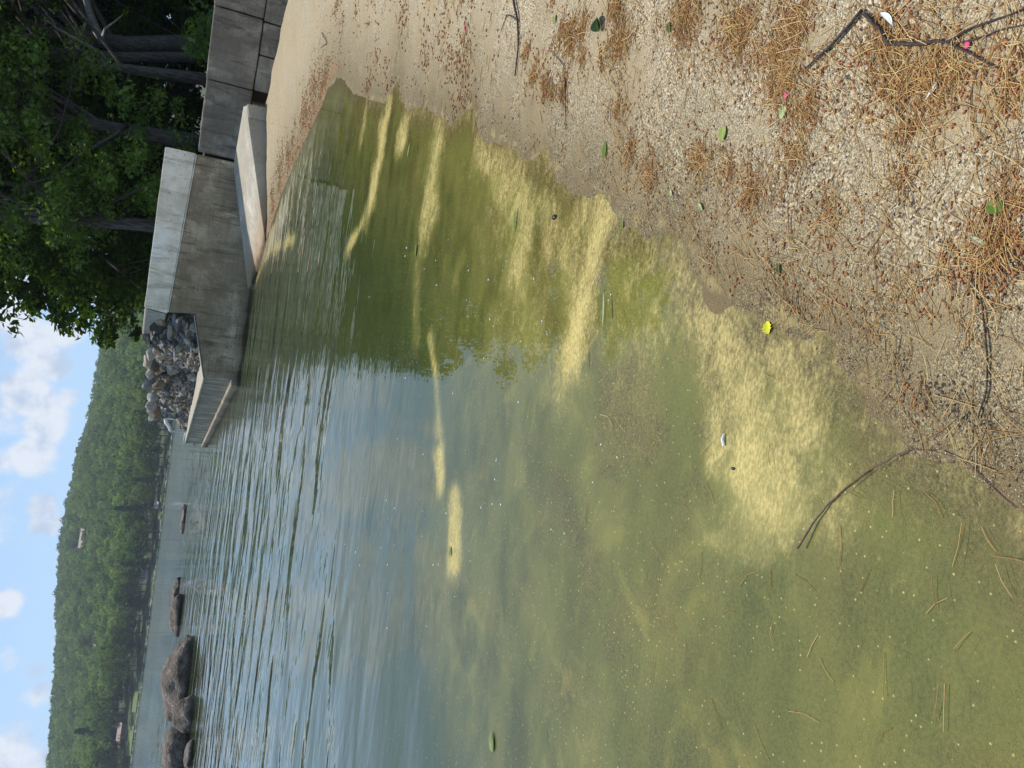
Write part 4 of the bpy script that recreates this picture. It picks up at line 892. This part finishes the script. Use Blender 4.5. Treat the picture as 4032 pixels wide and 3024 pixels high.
def twig(paths, label, mt=M_twig, zs=None):
    root = None
    for k, (pix, r) in enumerate(paths):
        q = []
        for i, (x, y) in enumerate(pix):
            p = hit(x, y) if zs is None else gz(x, y, zs[i]); q.append(p+np.array([0, 0, (r[min(i, len(r)-1)] if zs is None else 0)+(.004 if zs is None else 0)]))
        q = np.array(q); qq = [q[0]]
        for a_, b_ in zip(q[:-1], q[1:]):
            for t in (.33, .67): m_ = a_*(1-t)+b_*t; qq.append(m_+rg.normal(size=3)*np.linalg.norm(b_-a_)*.018*np.array([1, 1, .3]))
            qq.append(b_)
        rad = np.interp(np.linspace(0, 1, len(qq)), np.linspace(0, 1, len(r)), r)
        if root is None: root = empty('twig', tuple(q[0])); tag(root, label, 'twig')
        b = MB(); b.tube(np.array(qq)-np.array(root.location), rad*.75, 7); b.build('stem' if k == 0 else 'side_shoot', mt, root, True)
    return root
twig([([(2030, 0), (2046, 90), (2046, 200), (2033, 300)], [.009, .008, .006, .005]), ([(2046, 85), (2000, 60), (1975, 130)], [.004, .004, .002])], 'straight dark stick lying across the upper sand')
twig([([(3405, 45), (3340, 120), (3270, 195), (3178, 275)], [.0055, .0055, .005, .003])], 'long dark stick slanting from the needle pile')
twig([([(3415, 60), (3470, 115), (3510, 178), (3640, 178), (3700, 165), (3740, 170)], [.006, .006, .007, .006, .005, .004]), ([(3735, 170), (3830, 115), (3930, 80), (4040, 40)], [.004, .003, .003, .002]), ([(3760, 180), (3870, 150), (3950, 120), (4040, 100)], [.003, .0025, .002, .0015]), ([(3740, 172), (3820, 210), (3900, 255), (3940, 275)], [.004, .003, .0025, .0015])], 'knobbly dark branch with three fine shoots beside the pink petal')
twig([([(3830, 1070), (3870, 1180), (3885, 1290), (3897, 1420), (3893, 1530), (3858, 1650)], [.0016, .0022, .0026, .0026, .0024, .0018]), ([(3630, 1110), (3700, 1085), (3790, 1095), (3865, 1180)], [.001, .0012, .001, .0008])], 'slim curved dark twig on the wet sand near the water')
twig([([(3140, 2160), (3200, 2060), (3260, 1985), (3330, 1920), (3430, 1850)], [.0034, .0032, .003, .0028, .0024]), ([(3430, 1850), (3520, 1795), (3600, 1768), (3680, 1775)], [.0024, .002, .0018, .0016]), ([(3680, 1775), (3760, 1800), (3830, 1845), (3920, 1930), (4000, 2000)], [.0016, .0016, .0014, .0014, .001]), ([(3320, 1928), (3360, 1945), (3395, 1962)], [.001, .001, .0008])], 'long bent red brown twig reaching out into the shallow green water', M_twigr,
     zs=[.02, .012, .006, .004, .004])
twig([([(2180, 200), (2225, 260), (2232, 370), (2232, 510)], [.002, .003, .004, .002]), ([(2185, 350), (2225, 420)], [.001, .002])], 'short dark branched twig across wrack on the upper beach')
twig([([(1270, 130), (1290, 170), (1265, 190)], [.008, .007, .004])], 'tiny crooked dark twig on the sandy ramp')
twig([([(3640, 620), (3560, 790), (3575, 860)], [.0012, .0012, .001])], 'thin pale twig lying in the needle streak', M_needle)
def feather(pix, ln, ang, label, curl=1.):
    p = hit(*pix); root = empty('feather', (p[0], p[1], p[2]+.006)); root.rotation_euler = (0, 0, ang); tag(root, label, 'feather')
    V = []; Fc = []; N = 14
    for i in range(N+1):
        t = i/N; cy = curl*ln*.35*(t-.5)**2; w = ln*.11*math.sin(math.pi*min(.98, t*.9+.08))**.8*(1+.15*math.sin(i*3.1))
        V += [((t-.5)*ln, cy-w, .004), ((t-.5)*ln, cy, .001), ((t-.5)*ln, cy+w, .005)]
    for i in range(N): Fc += [(3*i, 3*i+3, 3*i+4, 3*i+1), (3*i+1, 3*i+4, 3*i+5, 3*i+2)]
    mesh('vane', V, Fc, M_white, root, True); b = MB(); b.tube([(-.62*ln, curl*ln*.12, .002), (0, 0, .002), (.5*ln, curl*ln*.09, .002)], .0007, 4); b.build('quill', M_white, root)
feather((3505, 70), .055, .75, 'white curled feather by the dark stick in the needles'); feather((3690, 350), .042, -.6, 'small white feather at the edge of the needle fan')
M_pink = plain('pink_petal', (.72, .06, .22), .5)
def petal(pix, ln, label):
    p = hit(*pix); V, Fc = ICO[2]; V = V*np.array([ln/2, ln*.38, ln*.12]); V[:, 2] += .25*ln*(V[:, 0]/ln)**2+vnoise(V/ln, 8, 2, 5.)*ln*.06
    tag(mesh('petal', V, [tuple(f) for f in Fc], M_pink, None, True, loc=(p[0], p[1], p[2]+.006)), label, 'petal')
petal((3815, 180), .017, 'bright pink petal between the forked shoots'); petal((3100, 378), .016, 'crumpled pink petal touching the pale oval leaf'); petal((1832, 112), .03, 'tiny red pink petal on the far sand')
def seed(pix, ln, label, mt, z=.003):
    p = gz(pix[0], pix[1], z); V, Fc = ICO[2]; V = V*np.array([ln*.28, ln/2, ln*.2]); V += vnoise(V/ln, 3, 2, 6.)[:, None]*ln*.03
    tag(mesh('seed_pod', V, [tuple(f) for f in Fc], mt, None, True, loc=p), label, 'seed pod')
seed((2182, 855), .045, 'shiny black seed pod floating in yellow scum', M_black); seed((2885, 1845), .016, 'dark seed floating below the white fluff', M_black)
p = gz(2850, 1755, .004); b = MB(); b.tube([(0, 0, 0), (.02, .006, .004), (.036, .004, .002)], [.005, .004, .002], 6); o = b.build('fluff', M_white); o.location = p; tag(o, 'white scrap of fluff floating at the edge of the scum', 'fluff')
# foam flecks
mb = MB()
for i in range(80):
    x, y = rg.uniform(1350, 2500), rg.uniform(900, 2500)
    if i > 70: x, y = rg.uniform(1600, 2000), rg.uniform(1700, 2350)
    p = gz(x, y, .001); dd = sdist(p[None, :2])[0]
    if dd > -.2: continue
    V = V0*rg.uniform(.002, .006)*np.array([1, 1.0, .5])*(p[1]/4+.3); mb.add(V+p, F0)
tag(mb.build('foam_flecks', M_white, None, True), 'small white foam flecks dotted over the green water', 'foam', kind='stuff')

# ------------------------------------------------------------------ summer haze over the lake
m = bpy.data.materials.new('haze'); m.use_nodes = True; n = NT(m.node_tree)
pv_ = n.n('ShaderNodeVolumePrincipled', Color=(.80, .88, 1., 1), Density=.00019, Anisotropy=.2)
n.nt.links.new(pv_.outputs[0], n.n('ShaderNodeOutputMaterial').inputs['Volume'])
b = MB(); b.box((0, 480, 73), (2000, 1560, 160)); o = b.build('haze', m); tag(o, kind='stuff')
